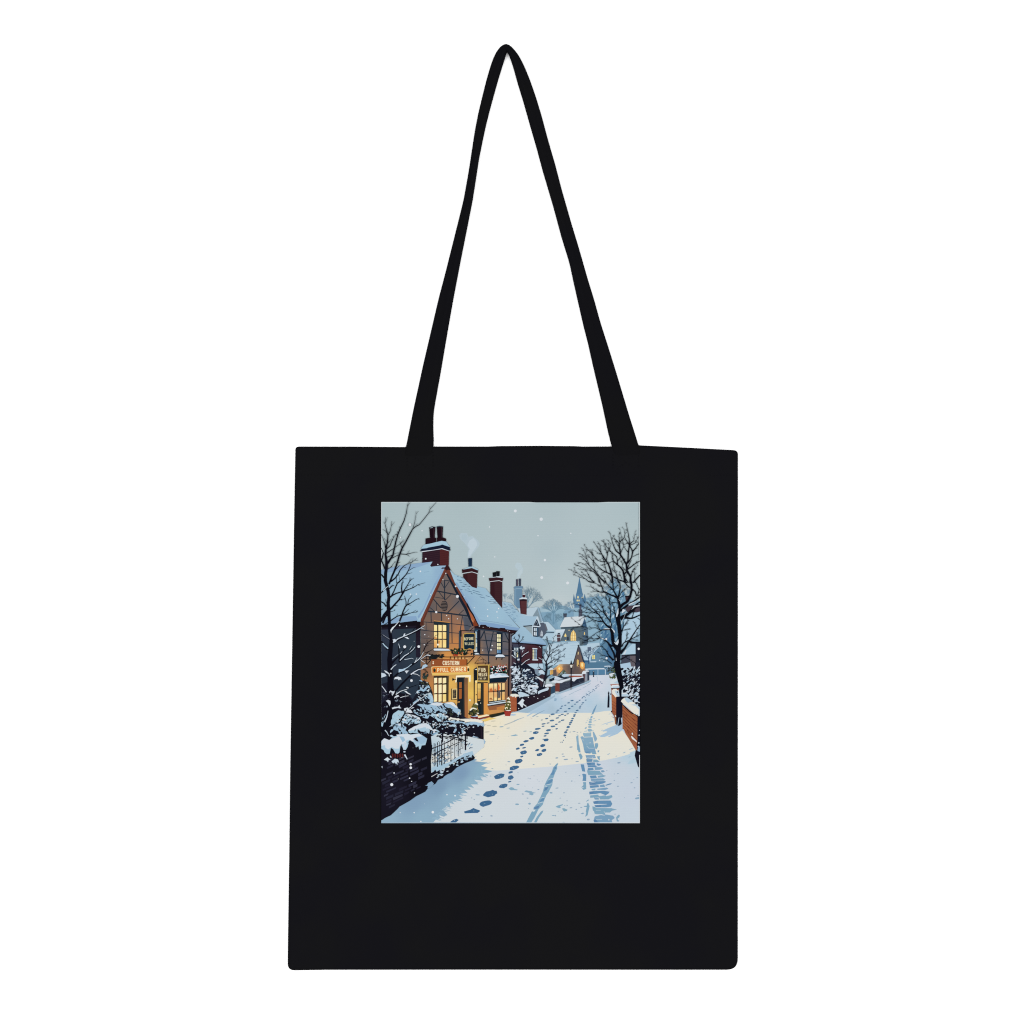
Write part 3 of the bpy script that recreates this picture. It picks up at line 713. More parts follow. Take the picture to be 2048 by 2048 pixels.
F(1, (32, 16, 26), "1088 612 1222 600 1210 834 1104 834"); F(1, (32, 16, 26), "1252 588 1392 588 1382 832 1270 832"); F(1, (56, 34, 44), "1180 620 1205 620 1200 830 1182 830"); F(1, (56, 34, 44), "1350 600 1375 600 1368 830 1350 830")
L(1, (28, 38, 50), 18, "1085 615 1150 592 1225 602"); L(1, (170, 190, 198), 12, "1110 618 1165 606"); L(1, (54, 74, 88), 18, "1252 592 1320 580 1392 592")
br = (66, 26, 30)
F('P', (70, 34, 38), "494 440 548 430 578 440 576 525 552 518 530 500 494 455"); F('P', (58, 26, 32), "494 440 520 436 520 492 494 458")
F('P', (54, 24, 30), "487 412 545 401 583 416 580 438 546 428 489 438"); F('P', (160, 196, 214), "490 414 528 397 548 394 584 412 580 418 546 404")
L('P', (206, 216, 224), 3.4, "486 437 546 427 583 438"); F('P', (22, 46, 76), "524 347 547 344 546 396 526 396")
F('P', (64, 34, 40), "655 484 710 478 726 482 727 642 655 560"); F('P', (56, 26, 34), "655 484 680 482 682 590 655 560")
F('P', (58, 28, 36), "646 465 692 456 733 465 727 482 708 479 652 485"); L('P', (206, 216, 224), 3.2, "651 485 708 479 728 486"); F('P', (190, 206, 216), "648 464 690 454 712 452 734 464 692 459")
F('P', (22, 22, 28), "669 431 690 427 690 456 671 458"); F('P', (24, 24, 30), "691 422 712 424 710 453 693 454")
for i in range(11): L('P', (60, 26, 32), 1.2, [656, 496 + i * 12, 726, 494 + i * 12])
for i in range(6): L('P', (62, 26, 32), 1.2, [496, 452 + i * 12, 576, 450 + i * 12])
# upper window
F(4, (30, 40, 52), "1186 855 1535 890 1525 1455 1186 1462"); F(4, (48, 66, 84), "1488 905 1532 908 1522 1448 1488 1448"); L(4, (222, 150, 68), 14, "1190 845 1540 882"); F(4, (34, 48, 56), "1190 860 1490 895 1490 945 1190 925")
pf = idw(4, "1220 960 250 226 150 1400 1000 252 232 160 1220 1220 250 222 140 1210 1400 232 160 84 1240 1340 236 176 96 1330 1200 252 228 150 1420 1400 252 226 140 1320 1380 250 210 130 1450 1200 250 210 120")
for x0, x1 in ((1193, 1262), (1288, 1364), (1385, 1462)):
    for y0, y1 in ((935, 1072), (1092, 1242), (1262, 1436)): G(4, pf, [x0, y0, x1, y0 + 6, x1, y1, x0, y1], 3)
F(4, (222, 150, 78), "1195 1230 1220 1190 1258 1225 1258 1245 1195 1245"); F(4, (224, 150, 76), "1290 1300 1330 1270 1320 1330 1300 1380"); D(4, (246, 240, 220), "1278 1370 24")
L(4, (28, 34, 40), 26, "1275 930 1275 1440"); LL(4, (140, 84, 44), 9, "1374 935 1374 1440"); D(4, (246, 240, 220), "1278 1372 22")
F(4, (214, 226, 236), "1180 1480 1196 1458 1330 1458 1505 1466 1558 1502 1400 1506 1200 1502"); L(4, (30, 32, 40), 14, "1185 1512 1560 1512")
# window behind the hanging sign, right-wing window
F(5, (26, 30, 44), "150 1030 285 1050 285 1600 120 1590"); F(5, (150, 180, 200), "170 1080 210 1085 212 1530 150 1530"); F(5, (54, 92, 122), "150 1040 230 1050 230 1075 150 1070"); F(5, (226, 222, 190), "186 1340 210 1340 210 1420 186 1420")
L(5, (30, 50, 70), 20, "150 1240 215 1245"); LL(5, (56, 80, 100), 8, "185 1330 215 1330", "185 1430 215 1430"); F(5, (214, 226, 236), "130 1590 160 1552 235 1556 268 1585"); F(5, (210, 220, 220), "140 1500 210 1480 212 1530 150 1535")
F(5, (22, 36, 54), "642 1095 775 1108 768 1590 642 1585"); 
for y0, y1 in ((1140, 1215), (1232, 1310), (1335, 1400), (1414, 1478)):
    F(5, (248, 240, 190), [654, y0, 688, y0 + 2, 688, y1, 654, y1]); F(5, (246, 236, 176), [700, y0 + 2, 732, y0 + 4, 732, y1, 700, y1])
F(5, (120, 166, 206), "654 1490 688 1490 688 1560 654 1560"); F(5, (92, 140, 186), "700 1490 732 1490 732 1560 700 1560")
F(5, (206, 220, 234), "615 1640 630 1605 680 1585 780 1590 820 1625 830 1645 700 1650 625 1650"); F(5, (28, 30, 40), "618 1648 830 1646 815 1666 625 1668"); LL(5, (40, 32, 34), 22, "645 1665 630 1712", "765 1665 755 1708")
# shelf of greenery over the door, hanging sign brackets
L('P', (38, 24, 28), 5, "272 928 400 933 565 931"); LL('P', (36, 24, 26), 5, "275 930 275 985", "278 978 312 940", "517 931 517 978", "520 975 557 934"); LL(4, (40, 26, 26), 18, "895 1690 1030 1700 1900 1702")
for i in range(5): E(4, (214, 160, 96), [1610 + i * 78, 1685, 30, 28], 0, 10)
LL(4, (38, 24, 26), 18, "1560 1630 1548 1690", "1650 1630 1640 1690", "1725 1630 1718 1690", "1800 1630 1795 1690", "1880 1630 1870 1690")
F('P', (176, 62, 36), "432 906 464 908 462 928 434 926")
flecks('P', [(30, 40, 34), (24, 32, 34), (52, 60, 36)], "424 890 450 884 470 884 516 890 524 906 510 920 470 914 426 910", 60, 7, 15, None, 51, .45)
flecks('P', [(30, 36, 34), (26, 30, 34)], "290 920 372 918 372 940 300 942", 36, 8, 16, None, 52, .4); flecks('P', [(60, 120, 70), (200, 70, 40), (214, 200, 150)], "430 890 516 892 510 912 432 910", 16, 3, 6, None, 53, .6)
flecks('P', [(28, 34, 36)], "540 900 565 905 560 935 545 930", 8, 6, 10, None, 54)
LL('P', (30, 30, 36), 5, "478 776 570 778"); L('P', (40, 30, 32), 4, "535 776 556 758"); L('P', (26, 26, 32), 8, "481 776 481 812")
# hanging sign 1
F('S2', (192, 158, 74), "190 285 275 250 520 258 590 280 580 340 580 740 580 790 500 805 440 775 380 760 320 790 270 812 180 790 175 340"); F('S2', (20, 40, 56), "212 300 290 285 510 285 555 300 550 760 500 790 440 760 380 745 320 775 280 792 215 770 205 600")
F('S2', (30, 30, 36), "300 820 385 790 440 810 430 830 310 830")
tc_ = (232, 226, 180)
text('S2', tc_, "BEFORE", 218, 408, 512, 394, 80, 12, .44); text('S2', tc_, "VILLES", 236, 562, 512, 560, 76, 12, .44)
# fascia boards
F('S1', (152, 78, 40), "160 190 1690 185 1690 440 1600 460 165 480"); F('S1', (174, 92, 42), "700 190 1690 186 1690 445 700 460")
D('S1', (246, 232, 200), "245 297 30 245 366 30"); text('S1', (250, 238, 200), "CUSTERN", 664, 262, 1350, 268, 152, 27, .43)
L('P', (34, 22, 24), 5, "517 945 517 990")
F('S1', (244, 208, 140), "165 520 230 490 1690 470 1800 470 1800 740 200 780 175 800"); F('S1', (220, 120, 36), "195 540 260 515 1690 490 1710 500 1710 730 205 770"); F('S1', (234, 190, 92), "200 780 1790 735 1810 810 200 880")
ell('S1', (40, 46, 34), 300, 655, 52, 80); ell('S1', (60, 54, 30), 1755, 630, 42, 75); D('S1', (240, 200, 140), "335 590 16"); D('S1', (28, 70, 50), "310 640 22")
ct = (252, 236, 184)
text('S1', ct, "P", 436, 578, 500, 574, 142, 27, 0); text('S1', ct, "FULL", 566, 568, 895, 558, 145, 27, .4); text('S1', ct, "CUMBER", 1008, 552, 1640, 536, 150, 27, .43)
# ground-floor window, door, menu board
F(7, (36, 36, 34), "1185 245 1505 240 1495 805 1380 825 1185 830"); F(7, (90, 74, 50), "1490 240 1520 240 1512 810 1490 810")
pf = idw(7, "1220 340 252 236 186 1420 350 250 232 170 1330 600 252 238 190 1440 700 246 214 120 1220 780 252 236 180")
for x0, x1 in ((1195, 1262), (1292, 1362), (1386, 1462)):
    for y0, y1 in ((290, 408), (440, 628), (652, 815)): G(7, pf, [x0, y0 - 4, x1, y0 - 10, x1, y1 - 12, x0, y1], 3)
LL(7, (150, 78, 34), 18, "1276 285 1276 810"); LL(7, (140, 76, 36), 11, "1374 280 1374 800"); LL(7, (60, 44, 34), 12, "1195 424 1465 412", "1195 640 1465 618")
F(7, (26, 34, 42), "1695 270 1880 262 1870 1175 1790 1170 1700 900"); F(7, (40, 46, 48), "1830 270 1870 268 1862 1170 1840 1170")
F(7, (176, 100, 46), "1748 382 1806 378 1806 505 1748 510"); F(7, (168, 92, 42), "1745 528 1806 522 1804 740 1745 752"); F(7, (200, 150, 80), "1700 810 1765 800 1760 825 1700 832"); LL(7, (120, 90, 56), 10, "1715 380 1715 860")
G(8, idw(8, "-60 300 120 84 60 -20 500 150 98 56 -30 1000 170 104 56"), "-70 290 -20 280 10 290 10 1180 -60 1180")
F(7, (250, 238, 204), "1680 232 1932 222 2005 222 2000 368 1965 372 1960 270 1702 272 1690 380 1660 384"); 
LL(7, (30, 28, 30), 14, "1600 285 1640 318 1600 350", "1620 318 1680 318"); ell(7, (28, 26, 28), 1612, 318, 18, 24)
F(7, (60, 50, 40), "1570 520 1600 520 1600 770 1570 770"); F(7, (236, 204, 130), "1588 526 1702 520 1696 745 1588 758"); F(7, (52, 50, 48), "1604 545 1686 540 1682 728 1604 738")
for i, wv in enumerate((50, 36, 44, 30, 48, 40)): L(7, (170, 140, 90), 8, [1618, 568 + i * 28, 1618 + wv, 566 + i * 28])
F(7, (90, 70, 40), "1590 760 1700 748 1690 770 1590 772")
# side door (tile 8) and pub sign 2
F(8, (24, 30, 36), "135 90 200 50 215 60 215 350 190 400 162 400 158 840 138 840"); F(8, (214, 220, 220), "150 95 210 85 210 110 190 108")
F(8, (238, 190, 92), "165 345 218 335 215 840 162 850"); F(8, (246, 220, 150), "168 350 215 335 212 400 170 380"); D(8, (120, 70, 40), "195 655 14")
F(8, (60, 52, 40), "215 385 360 395 362 1095 230 1110 280 1000 210 900"); F(8, (30, 38, 40), "218 770 300 760 300 1085 235 1105"); F(8, (40, 44, 42), "300 400 342 400 345 1095 300 1095"); F(8, (96, 70, 44), "340 395 365 398 365 1090 345 1095")
G(8, idw(8, "250 450 246 206 110 270 700 236 170 76"), "225 410 292 408 286 742 225 745", 3); LL(8, (70, 56, 40), 8, "255 410 255 745", "225 530 290 530"); F(8, (216, 160, 80), "225 770 282 765 280 790 225 795"); D(8, (240, 230, 190), "290 840 10")
F('S2', (212, 172, 78), "630 1280 1045 1272 1025 1820 1000 1880 950 1850 640 1830"); F('S2', (70, 46, 30), "640 1308 980 1300 985 1340 650 1340"); F('S2', (88, 62, 36), "655 1335 985 1330 985 1790 655 1785"); F('S2', (74, 60, 44), "655 1640 985 1640 985 1790 655 1785"); F('S2', (150, 130, 60), "1010 1300 1045 1290 1030 1800 1012 1800")
text('S2', (250, 234, 186), "FUB", 685, 1390, 895, 1390, 105, 17, .42); text('S2', (250, 234, 186), "VELES", 680, 1552, 945, 1545, 92, 15, .42); text('S2', (230, 214, 170), "FAX UP", 685, 1700, 910, 1695, 52, 9, .42)
F('S2', (44, 36, 30), "645 1830 980 1835 990 1850 950 1860 640 1850"); LL('S2', (48, 32, 30), 14, "560 1225 750 1000 830 1095 940 1170", "650 1170 740 1120 830 1095", "830 1095 825 1225"); L('S2', (36, 26, 28), 26, "548 1228 1050 1222"); LL('S2', (34, 26, 28), 20, "655 1235 655 1272", "915 1235 895 1268", "995 1230 995 1272")
# shop window
G(8, idw(8, "410 500 226 150 66 410 900 224 148 62 870 500 150 108 80 850 700 170 112 70"), "362 400 470 395 470 860 440 1080 362 1090", 5)
F(8, (34, 46, 50), "455 402 842 388 830 828 455 856"); F(8, (150, 104, 70), "835 385 860 385 850 830 830 830")
pf = idw(8, "500 450 250 222 146 520 540 240 176 104 620 430 250 230 164 620 540 240 190 130 690 430 246 196 120 720 480 246 206 140 800 450 244 204 132 800 700 240 182 98 500 660 236 184 110 520 740 244 196 120 620 680 240 172 100 620 750 250 222 146 700 620 210 170 120", 3)
for x0, x1 in ((470, 574), (588, 652), (668, 742), (762, 822)):
    for y0, y1 in ((412, 582), (604, 800)): G(8, pf, [x0, y0 - (x0 - 470) * .04, x1, y0 - (x1 - 470) * .04, x1, y1 - (x1 - 470) * .1, x0, y1 - (x0 - 470) * .1], 2.5)
F(8, (206, 110, 52), "480 600 490 530 530 510 560 560 570 600"); F(8, (220, 96, 44), "672 440 690 420 715 500 700 560 672 560"); F(8, (214, 120, 60), "592 540 620 520 648 560 648 590 592 592"); F(8, (96, 88, 88), "672 580 720 575 728 640 725 720 672 735"); F(8, (180, 110, 60), "480 760 490 725 530 720 560 770")
LL(8, (36, 44, 46), 9, "470 596 830 560"); LL(8, (30, 40, 44), 14, "660 405 658 800", "580 408 578 815", "752 402 752 785")
F(8, (18, 34, 50), "488 292 900 268 840 375 488 398"); F(8, (214, 226, 238), "490 225 540 195 640 170 760 178 850 192 922 262 700 275 495 295"); F(8, (168, 196, 216), "560 215 640 185 700 190 620 240"); F(8, (168, 196, 216), "700 195 850 195 900 250 830 230 760 240")
F(8, (18, 30, 36), "488 60 540 20 700 25 860 20 895 120 885 195 760 185 640 178 540 205 495 205")
flecks(8, [(232, 232, 232), (214, 222, 226), (196, 60, 52), (40, 92, 62), (232, 232, 232)], "495 50 540 15 860 10 880 170 520 195", 70, 10, 26, None, 61, .55); flecks(8, [(150, 52, 40), (190, 70, 50)], "560 -20 880 -25 880 60 560 40", 16, 9, 18, None, 62, .6)
F(8, (196, 214, 224), "435 868 470 862 835 806 848 830 450 895"); F(8, (28, 40, 48), "440 896 838 836 835 868 450 915"); F(8, (200, 216, 222), "470 830 840 770 845 785 480 842")
G(8, idw(8, "500 930 156 94 54 800 880 150 92 62"), "442 915 838 862 832 890 640 935 650 985 480 1000", 5); F(8, (196, 124, 58), "640 935 832 890 815 990 650 985")
F(8, (62, 52, 28), "355 1105 480 1095 830 1028 830 1075 560 1162 480 1142"); F(8, (40, 44, 36), "480 1120 800 1040 830 1040 830 1075 560 1162 490 1145")

# ---- snow-covered street ---------------------------------------------------
gf = idw('P', "1290 1045 205 214 224 1260 1080 206 212 224 1200 1130 204 210 224 1100 1150 206 214 226 1300 1100 208 212 224 1330 1160 202 212 224 1280 1180 184 206 222 1150 1230 172 198 214 1020 1240 168 194 212 1300 1230 174 200 216 1360 1180 178 206 222 1050 1180 176 202 222 "
         "960 1250 170 198 220 1180 1160 206 213 226 1060 1210 178 203 222 1240 1200 176 203 222")
G('P', gf, "1243 1042 1375 1038 1545 1100 1545 1640 8 1640 8 1290 640 1300 780 1265 830 1250 1012 1160 1150 1120 1244 1085", 6)
lowf = idw('P', "400 1900 204 214 220 700 1700 206 214 220 900 1650 208 216 224 1000 1850 206 216 220 1200 1750 206 216 222 1300 1600 200 210 222 1450 1600 196 208 220 1500 1750 196 208 222 1500 1900 196 210 222 1480 1520 180 206 222 600 1800 206 216 222")
G('P', lowf, "8 1500 1541 1480 1541 1918 8 1918", 9)
crf = idw('P', "680 1320 236 226 196 800 1300 231 225 206 950 1290 227 225 210 1100 1300 226 225 212 1300 1280 228 225 210 900 1400 227 226 214 1200 1400 227 225 211 1430 1400 228 225 210 800 1500 227 226 215 1100 1520 226 225 213 1400 1470 226 225 213 700 1420 231 226 208 760 1580 226 225 213")
G('P', crf, "600 1310 700 1285 760 1270 820 1262 900 1268 1040 1272 1120 1264 1250 1265 1290 1262 1330 1255 1372 1252 1400 1330 1450 1380 1510 1460 1535 1490 1500 1505 1420 1528 1340 1545 1200 1565 1040 1582 880 1594 700 1608 560 1600 560 1400", 7)
sh = (156, 184, 204)
F(8, sh, "1085 1030 1240 985 1420 905 1932 610 1932 700 1500 960 1330 1060 1180 1042"); F(8, (182, 206, 224), "1850 630 1932 590 1932 660 1850 710")
F(9, sh, "-20 640 200 560 640 385 800 330 780 375 600 440 300 570 60 650"); F(9, (150, 184, 206), "110 590 400 470 660 370 660 352 360 480 100 580"); F(9, (140, 172, 198), "-10 730 40 740 30 790 -20 800")
# kerb lines and long shadows
lg = (130, 164, 192)
L(8, (178, 186, 184), 18, "805 1330 980 1265 1060 1225", 26); L(8, (160, 180, 192), 26, "1020 1245 1130 1195 1250 1155", 10); L(8, (168, 196, 218), 20, "1310 1130 1430 1060 1600 960", 30); L(8, (132, 164, 190), 24, "1435 1140 1560 1070 1700 1000", 8)
LL(9, (160, 184, 202), 11, "125 755 180 725", "190 715 250 690", "305 660 420 605", "430 595 580 530", "610 510 690 470", "710 450 790 410"); L(9, (176, 196, 212), 14, "905 240 940 270 945 310 930 360", 8)
E(8, (196, 192, 172), "570 1238 55 10 470 1335 50 11 600 1355 55 12 430 1478 62 14 390 1320 30 8", -.08); E(8, (150, 176, 190), "750 1363 48 13 900 1392 42 9 540 1535 66 9 1270 1460 40 10 1395 1474 32 9 1540 1140 30 7", -.1); F(8, (134, 174, 196), "950 1560 1030 1540 1060 1530 1122 1550 1050 1568 960 1570")
D(8, (168, 180, 186), "670 1615 9 900 1575 6 550 1680 6 690 1580 7 610 1440 9 720 1280 7 810 1132 9"); LL(8, (206, 170, 160), 8, "1385 1165 1430 1180")
ell(8, (168, 196, 220), 1000, 1100, 75, 18)
# shadows at the right-hand gate
F(9, (164, 194, 218), "1490 1330 1400 1300 1280 1350 1190 1385 1050 1450 1060 1470 1130 1460 1160 1475 1000 1560 1000 1590 1090 1590 1250 1530 1165 1585 1200 1590 1380 1520 1480 1440")
F(9, (176, 200, 218), "1010 1330 1090 1290 1290 1230 1290 1250 1080 1310"); L(9, (180, 202, 216), 14, "1185 1095 1260 1035", 6); E(9, (170, 194, 212), "1150 1308 26 8 1040 1440 22 8 985 1555 22 7", -.4)
F(12, (174, 203, 219), "1600 410 1650 350 1740 290 1820 240 1880 250 1880 420 1760 390 1640 420"); F(12, (180, 206, 221), "1640 170 1800 110 1830 220 1700 250"); E(12, (150, 182, 204), "1645 262 28 8 1680 85 50 8 1530 165 34 9 1185 200 36 9 1355 245 22 8", -.4)
# blue shade in front of the garden wall, with a brushed edge
edge = idw('P', "20 1890 140 176 200 200 1800 126 160 190 350 1700 122 156 186 480 1620 122 156 188 560 1540 130 166 194 250 1890 136 174 198 420 1760 138 176 200 610 1600 136 176 198 540 1690 140 178 200 600 1440 164 194 216 580 1480 158 190 212", 3)
G('P', edge, "8 1895 30 1870 100 1820 200 1740 280 1690 310 1670 420 1610 520 1520 560 1480 510 1440 620 1420 628 1438 600 1462 560 1480 545 1530 580 1545 560 1552 640 1560 600 1580 640 1590 620 1600 668 1612 640 1622 605 1625 640 1650 590 1640 612 1668 560 1662 585 1690 540 1690 560 1712 520 1702 540 1722 500 1722 520 1740 480 1745 470 1760 490 1775 455 1778 430 1790 440 1805 412 1800 420 1830 395 1820 370 1840 400 1870 380 1882 350 1872 360 1890 330 1900 315 1918 8 1918", 6)
for i in range(46):
    f = rnd.random(); x = 320 + 300 * f; y = 1905 - 290 * f + rnd.uniform(-14, 10); l = rnd.uniform(14, 40)
    L('P', (142, 180, 203), rnd.uniform(4, 8), [x - 12, y - 4, x + l * .9, y + rnd.uniform(.05, .5) * l * (.8 if f < .6 else -.2)], 1)
F(11, (150, 188, 206), "0 -10 330 -10 240 40 280 60 220 90 180 60 120 85 0 60"); L(11, (150, 182, 200), 12, "110 280 200 250", 6); F(11, (146, 180, 200), "280 350 330 320 420 296 400 320 330 345"); LL(11, (150, 184, 204), 12, "420 410 510 390"); E(11, (138, 174, 196), "420 665 36 14 510 685 16 8 550 520 26 7 150 128 24 7", .2)
# footprints (tiles 8, 9, 11, 10)
fp = (58, 104, 148); fq = (74, 116, 154)
def prints(t, c, s, rot=-.15):
    v = nums(s)
    for i in range(0, len(v), 4):
        x, y, a, b2 = v[i:i + 4]; r = random.Random(int(x * 31 + y)); k = TILE[t][2]; X, Y = tp(t, x, y); n = 16; ca, sa = math.cos(rot), math.sin(rot)
        p = []
        for j in range(n):
            th = 2 * math.pi * j / n; f = 1 + r.uniform(-.13, .1); ex, ey = a * f * math.copysign(abs(math.cos(th)) ** .85, math.cos(th)), b2 * f * math.sin(th)
            p.append((X + (ex * ca - ey * sa) / k, Y + (ex * sa + ey * ca) / k))
        ink([p], lambda x, y: c)
        if a > 60:
            for _ in range(2): D(t, (150, 180, 200), [x + r.uniform(-.5, .5) * a, y + r.uniform(-.4, .4) * b2, r.uniform(5, 9)])
prints(8, fq, "1880 1088 50 18 1748 1183 36 15 1640 1214 26 9 1865 1225 52 20 1780 1280 34 13 1680 1300 50 15 1670 1352 34 13 1545 1410 66 22 1885 1355 52 20 1790 1440 58 24 1750 1510 54 20 1712 1565 36 15")
prints(8, fp, "1508 1492 64 30 1420 1618 58 28 1290 1682 60 24 1205 1760 50 24 1735 1655 56 32 1660 1775 56 30")
D(8, fq, "1670 1640 14 1815 1128 14 1885 1420 6")
prints(9, fq, "375 785 38 15 300 835 32 13 228 888 26 11 155 908 28 12 128 955 30 13 65 998 34 13 38 1038 30 12 545 778 24 11 490 818 34 13 442 864 22 11 380 910 28 13 312 962 32 14 235 1022 42 14 158 1090 40 13 280 1078 32 12 225 1110 26 12 98 1120 34 12 50 1170 44 15 678 775 22 11 615 835 28 13 592 877 20 9 560 910 24 12 548 948 26 13 490 1002 34 14 455 1053 28 11")
prints(9, fq, "430 1102 34 16 422 1133 26 13 388 1183 32 18 368 1232 34 18 342 1275 40 18 330 1313 24 15 290 1368 40 25 266 1436 32 14 236 1485 36 24 216 1555 30 24 168 1218 42 16 98 1257 32 14 30 1310 34 14 35 1408 28 16", -.2)
D(9, fq, "120 1705 9 158 1703 14 185 1662 12 232 1600 10")
prints(9, (96, 132, 166), "1005 375 16 9 1035 405 14 12 945 440 26 8 905 466 22 8 970 465 16 7 925 490 16 7 905 516 18 9 845 545 26 9 870 568 16 7 825 588 16 6 780 612 26 8 750 583 16 6 705 657 30 11 755 640 16 8 750 675 14 7 690 628 12 5 640 695 26 9 610 712 20 10 668 720 14 7 600 733 14 8", -.4)
prints(11, fp, "1200 0 46 18 1110 80 46 22 1250 62 46 16 1237 163 76 42 1198 255 38 18 1132 355 88 50 1030 503 112 44 952 604 54 24 955 720 62 48 930 810 40 14 790 905 102 46 700 690 118 52 505 1075 158 70 400 1290 150 60 1660 15 56 28 1540 112 48 22 1685 118 54 34 1592 210 66 32", -.25)
F(11, fp, "-80 1470 -20 1450 60 1430 130 1390 200 1420 270 1440 270 1470 225 1500 100 1502 -60 1508"); D(11, (150, 180, 200), "140 1455 9"); F(10, fp, "1890 1478 1932 1445 1932 1500"); F(10, fp, "1540 1730 1560 1690 1620 1650 1690 1628 1740 1655 1700 1690 1650 1730"); D(10, (200, 212, 220), "1640 1660 9")
# small dents
dn = (140, 166, 190)
E(11, dn, "915 368 34 12 1460 432 22 10 1825 420 20 9 1385 745 20 8 1220 1082 24 12 1325 1172 22 10 1565 982 22 10 850 440 12 7 1115 612 14 6 1340 732 12 8 1540 770 12 7 1268 906 9 7 1440 944 9 7 1345 1402 9 9 315 1578 16 9 530 1565 28 14 90 1168 16 9 148 1205 14 10 1470 680 12 6 1580 800 10 6 1650 795 9 5", .1)
F(11, (130, 172, 194), "905 965 960 928 1010 940 1040 970 1110 985 1100 1000 1000 995 960 1000"); F(11, (134, 172, 196), "1255 1030 1290 1000 1430 1025 1430 1040 1515 1055 1450 1070 1455 1100 1420 1112 1350 1085 1380 1060"); E(11, (132, 170, 194), "1115 870 36 12 1095 1308 44 18 1370 1295 28 22 1845 1055 34 16 225 1100 50 12 1895 1555 36 9", .05)
E(12, dn, "170 200 26 11 190 250 32 9 40 285 34 14 240 318 52 14 375 305 14 9 490 365 40 11 540 672 18 10 370 795 18 12 45 950 38 11 198 1055 20 10 240 602 16 7 115 1172 16 9 265 1232 14 9 440 815 7 9 535 1285 30 9 215 1335 10 8 268 1333 14 10 352 1385 32 11 470 1420 20 11 580 1380 26 9 155 1480 16 8 70 1462 10 7 735 1645 34 20 1410 392 38 16 1145 565 12 10 1310 640 12 8 1390 632 20 9 1310 780 18 9 1690 832 26 11 1815 720 20 9 1740 765 10 7 1390 910 24 10 1755 945 20 10 1325 1528 12 12 355 45 40 12 190 1705 26 8 10 1560 16 14 1535 1160 8 6", -.1)
F(12, (128, 170, 194), "10 1365 60 1335 175 1305 170 1325 110 1360 130 1385 90 1395"); F(12, (128, 170, 190), "155 1400 200 1395 280 1430 260 1455 200 1470 170 1435"); F(12, (132, 168, 196), "565 1515 620 1490 645 1510 600 1528"); F(12, (132, 168, 194), "1765 1190 1780 1160 1875 1145 1875 1185 1790 1200"); L(12, dn, 16, "1815 1115 1870 1108")
# left thin wheel track (tile 11 / 12)
t1 = (122, 166, 192); t2 = (96, 144, 184); t3 = (88, 132, 176)
F(11, t1, "1932 450 1890 500 1860 600 1820 660 1740 800 1700 890 1660 1040 1600 1170 1540 1290 1460 1380 1455 1420 1490 1450 1420 1470 1360 1580 1280 1740 1390 1740 1480 1600 1560 1430 1660 1320 1690 1230 1740 1110 1790 1040 1870 880 1890 740 1932 620 1990 430 1990 390")
F(11, t2, "1932 500 1880 580 1830 660 1900 660 1932 600"); F(11, t2, "1800 780 1720 870 1820 850 1880 790 1860 750"); F(11, t3, "1710 940 1790 920 1750 990 1690 1020"); F(11, t3, "1470 1380 1530 1350 1600 1330 1560 1400 1480 1420"); F(11, t2, "1640 1180 1690 1170 1690 1220 1580 1270")
LL(11, (196, 212, 222), 11, "1790 760 1890 735", "1710 890 1860 855", "1610 1175 1700 1150", "1550 1290 1660 1260 1720 1258", "1690 925 1760 915"); F(11, lowf(1000, 1640), "1440 1440 1500 1420 1490 1460 1450 1475"); F(11, t1, "1475 1690 1530 1590 1620 1470 1675 1440 1660 1490 1580 1600 1520 1720 1480 1730")
F(12, t1, "-10 470 20 430 75 410 40 470 50 510 30 560 -10 640"); F(12, t3, "-10 480 40 500 20 520 -10 530")
# tall track up the road (tile 9)
ta = (140, 178, 200)
F(9, (120, 162, 192), "930 862 905 890 850 980 800 1100 850 1080 890 990"); F(9, (104, 148, 184), "905 900 860 980 830 1040 870 1010"); F(9, (132, 172, 198), "790 1130 830 1120 825 1170 775 1185")
for x, y, wv, h in ((790, 1210, 44, 34), (778, 1260, 42, 44), (770, 1315, 48, 42), (768, 1370, 50, 38), (768, 1440, 60, 60)): jag(9, ta, x, y, wv * .85, h * .55, .15, 12)
for s in ("705 1170 755 1165 740 1180", "690 1215 735 1210 730 1225 700 1225", "660 1280 710 1255 715 1265 670 1285", "640 1460 700 1445 710 1465 640 1470"): F(9, (160, 190, 206), s)
F(9, ta, "650 1410 665 1380 705 1365 690 1410"); LL(9, (164, 190, 206), 14, "800 1320 885 1325", "850 1240 910 1220", "955 1205 995 1198", "840 1190 880 1175"); E(9, (150, 170, 186), "335 1480 20 9 420 1470 34 10 495 1488 18 8 570 1482 14 9 350 1812 36 14", -.1)
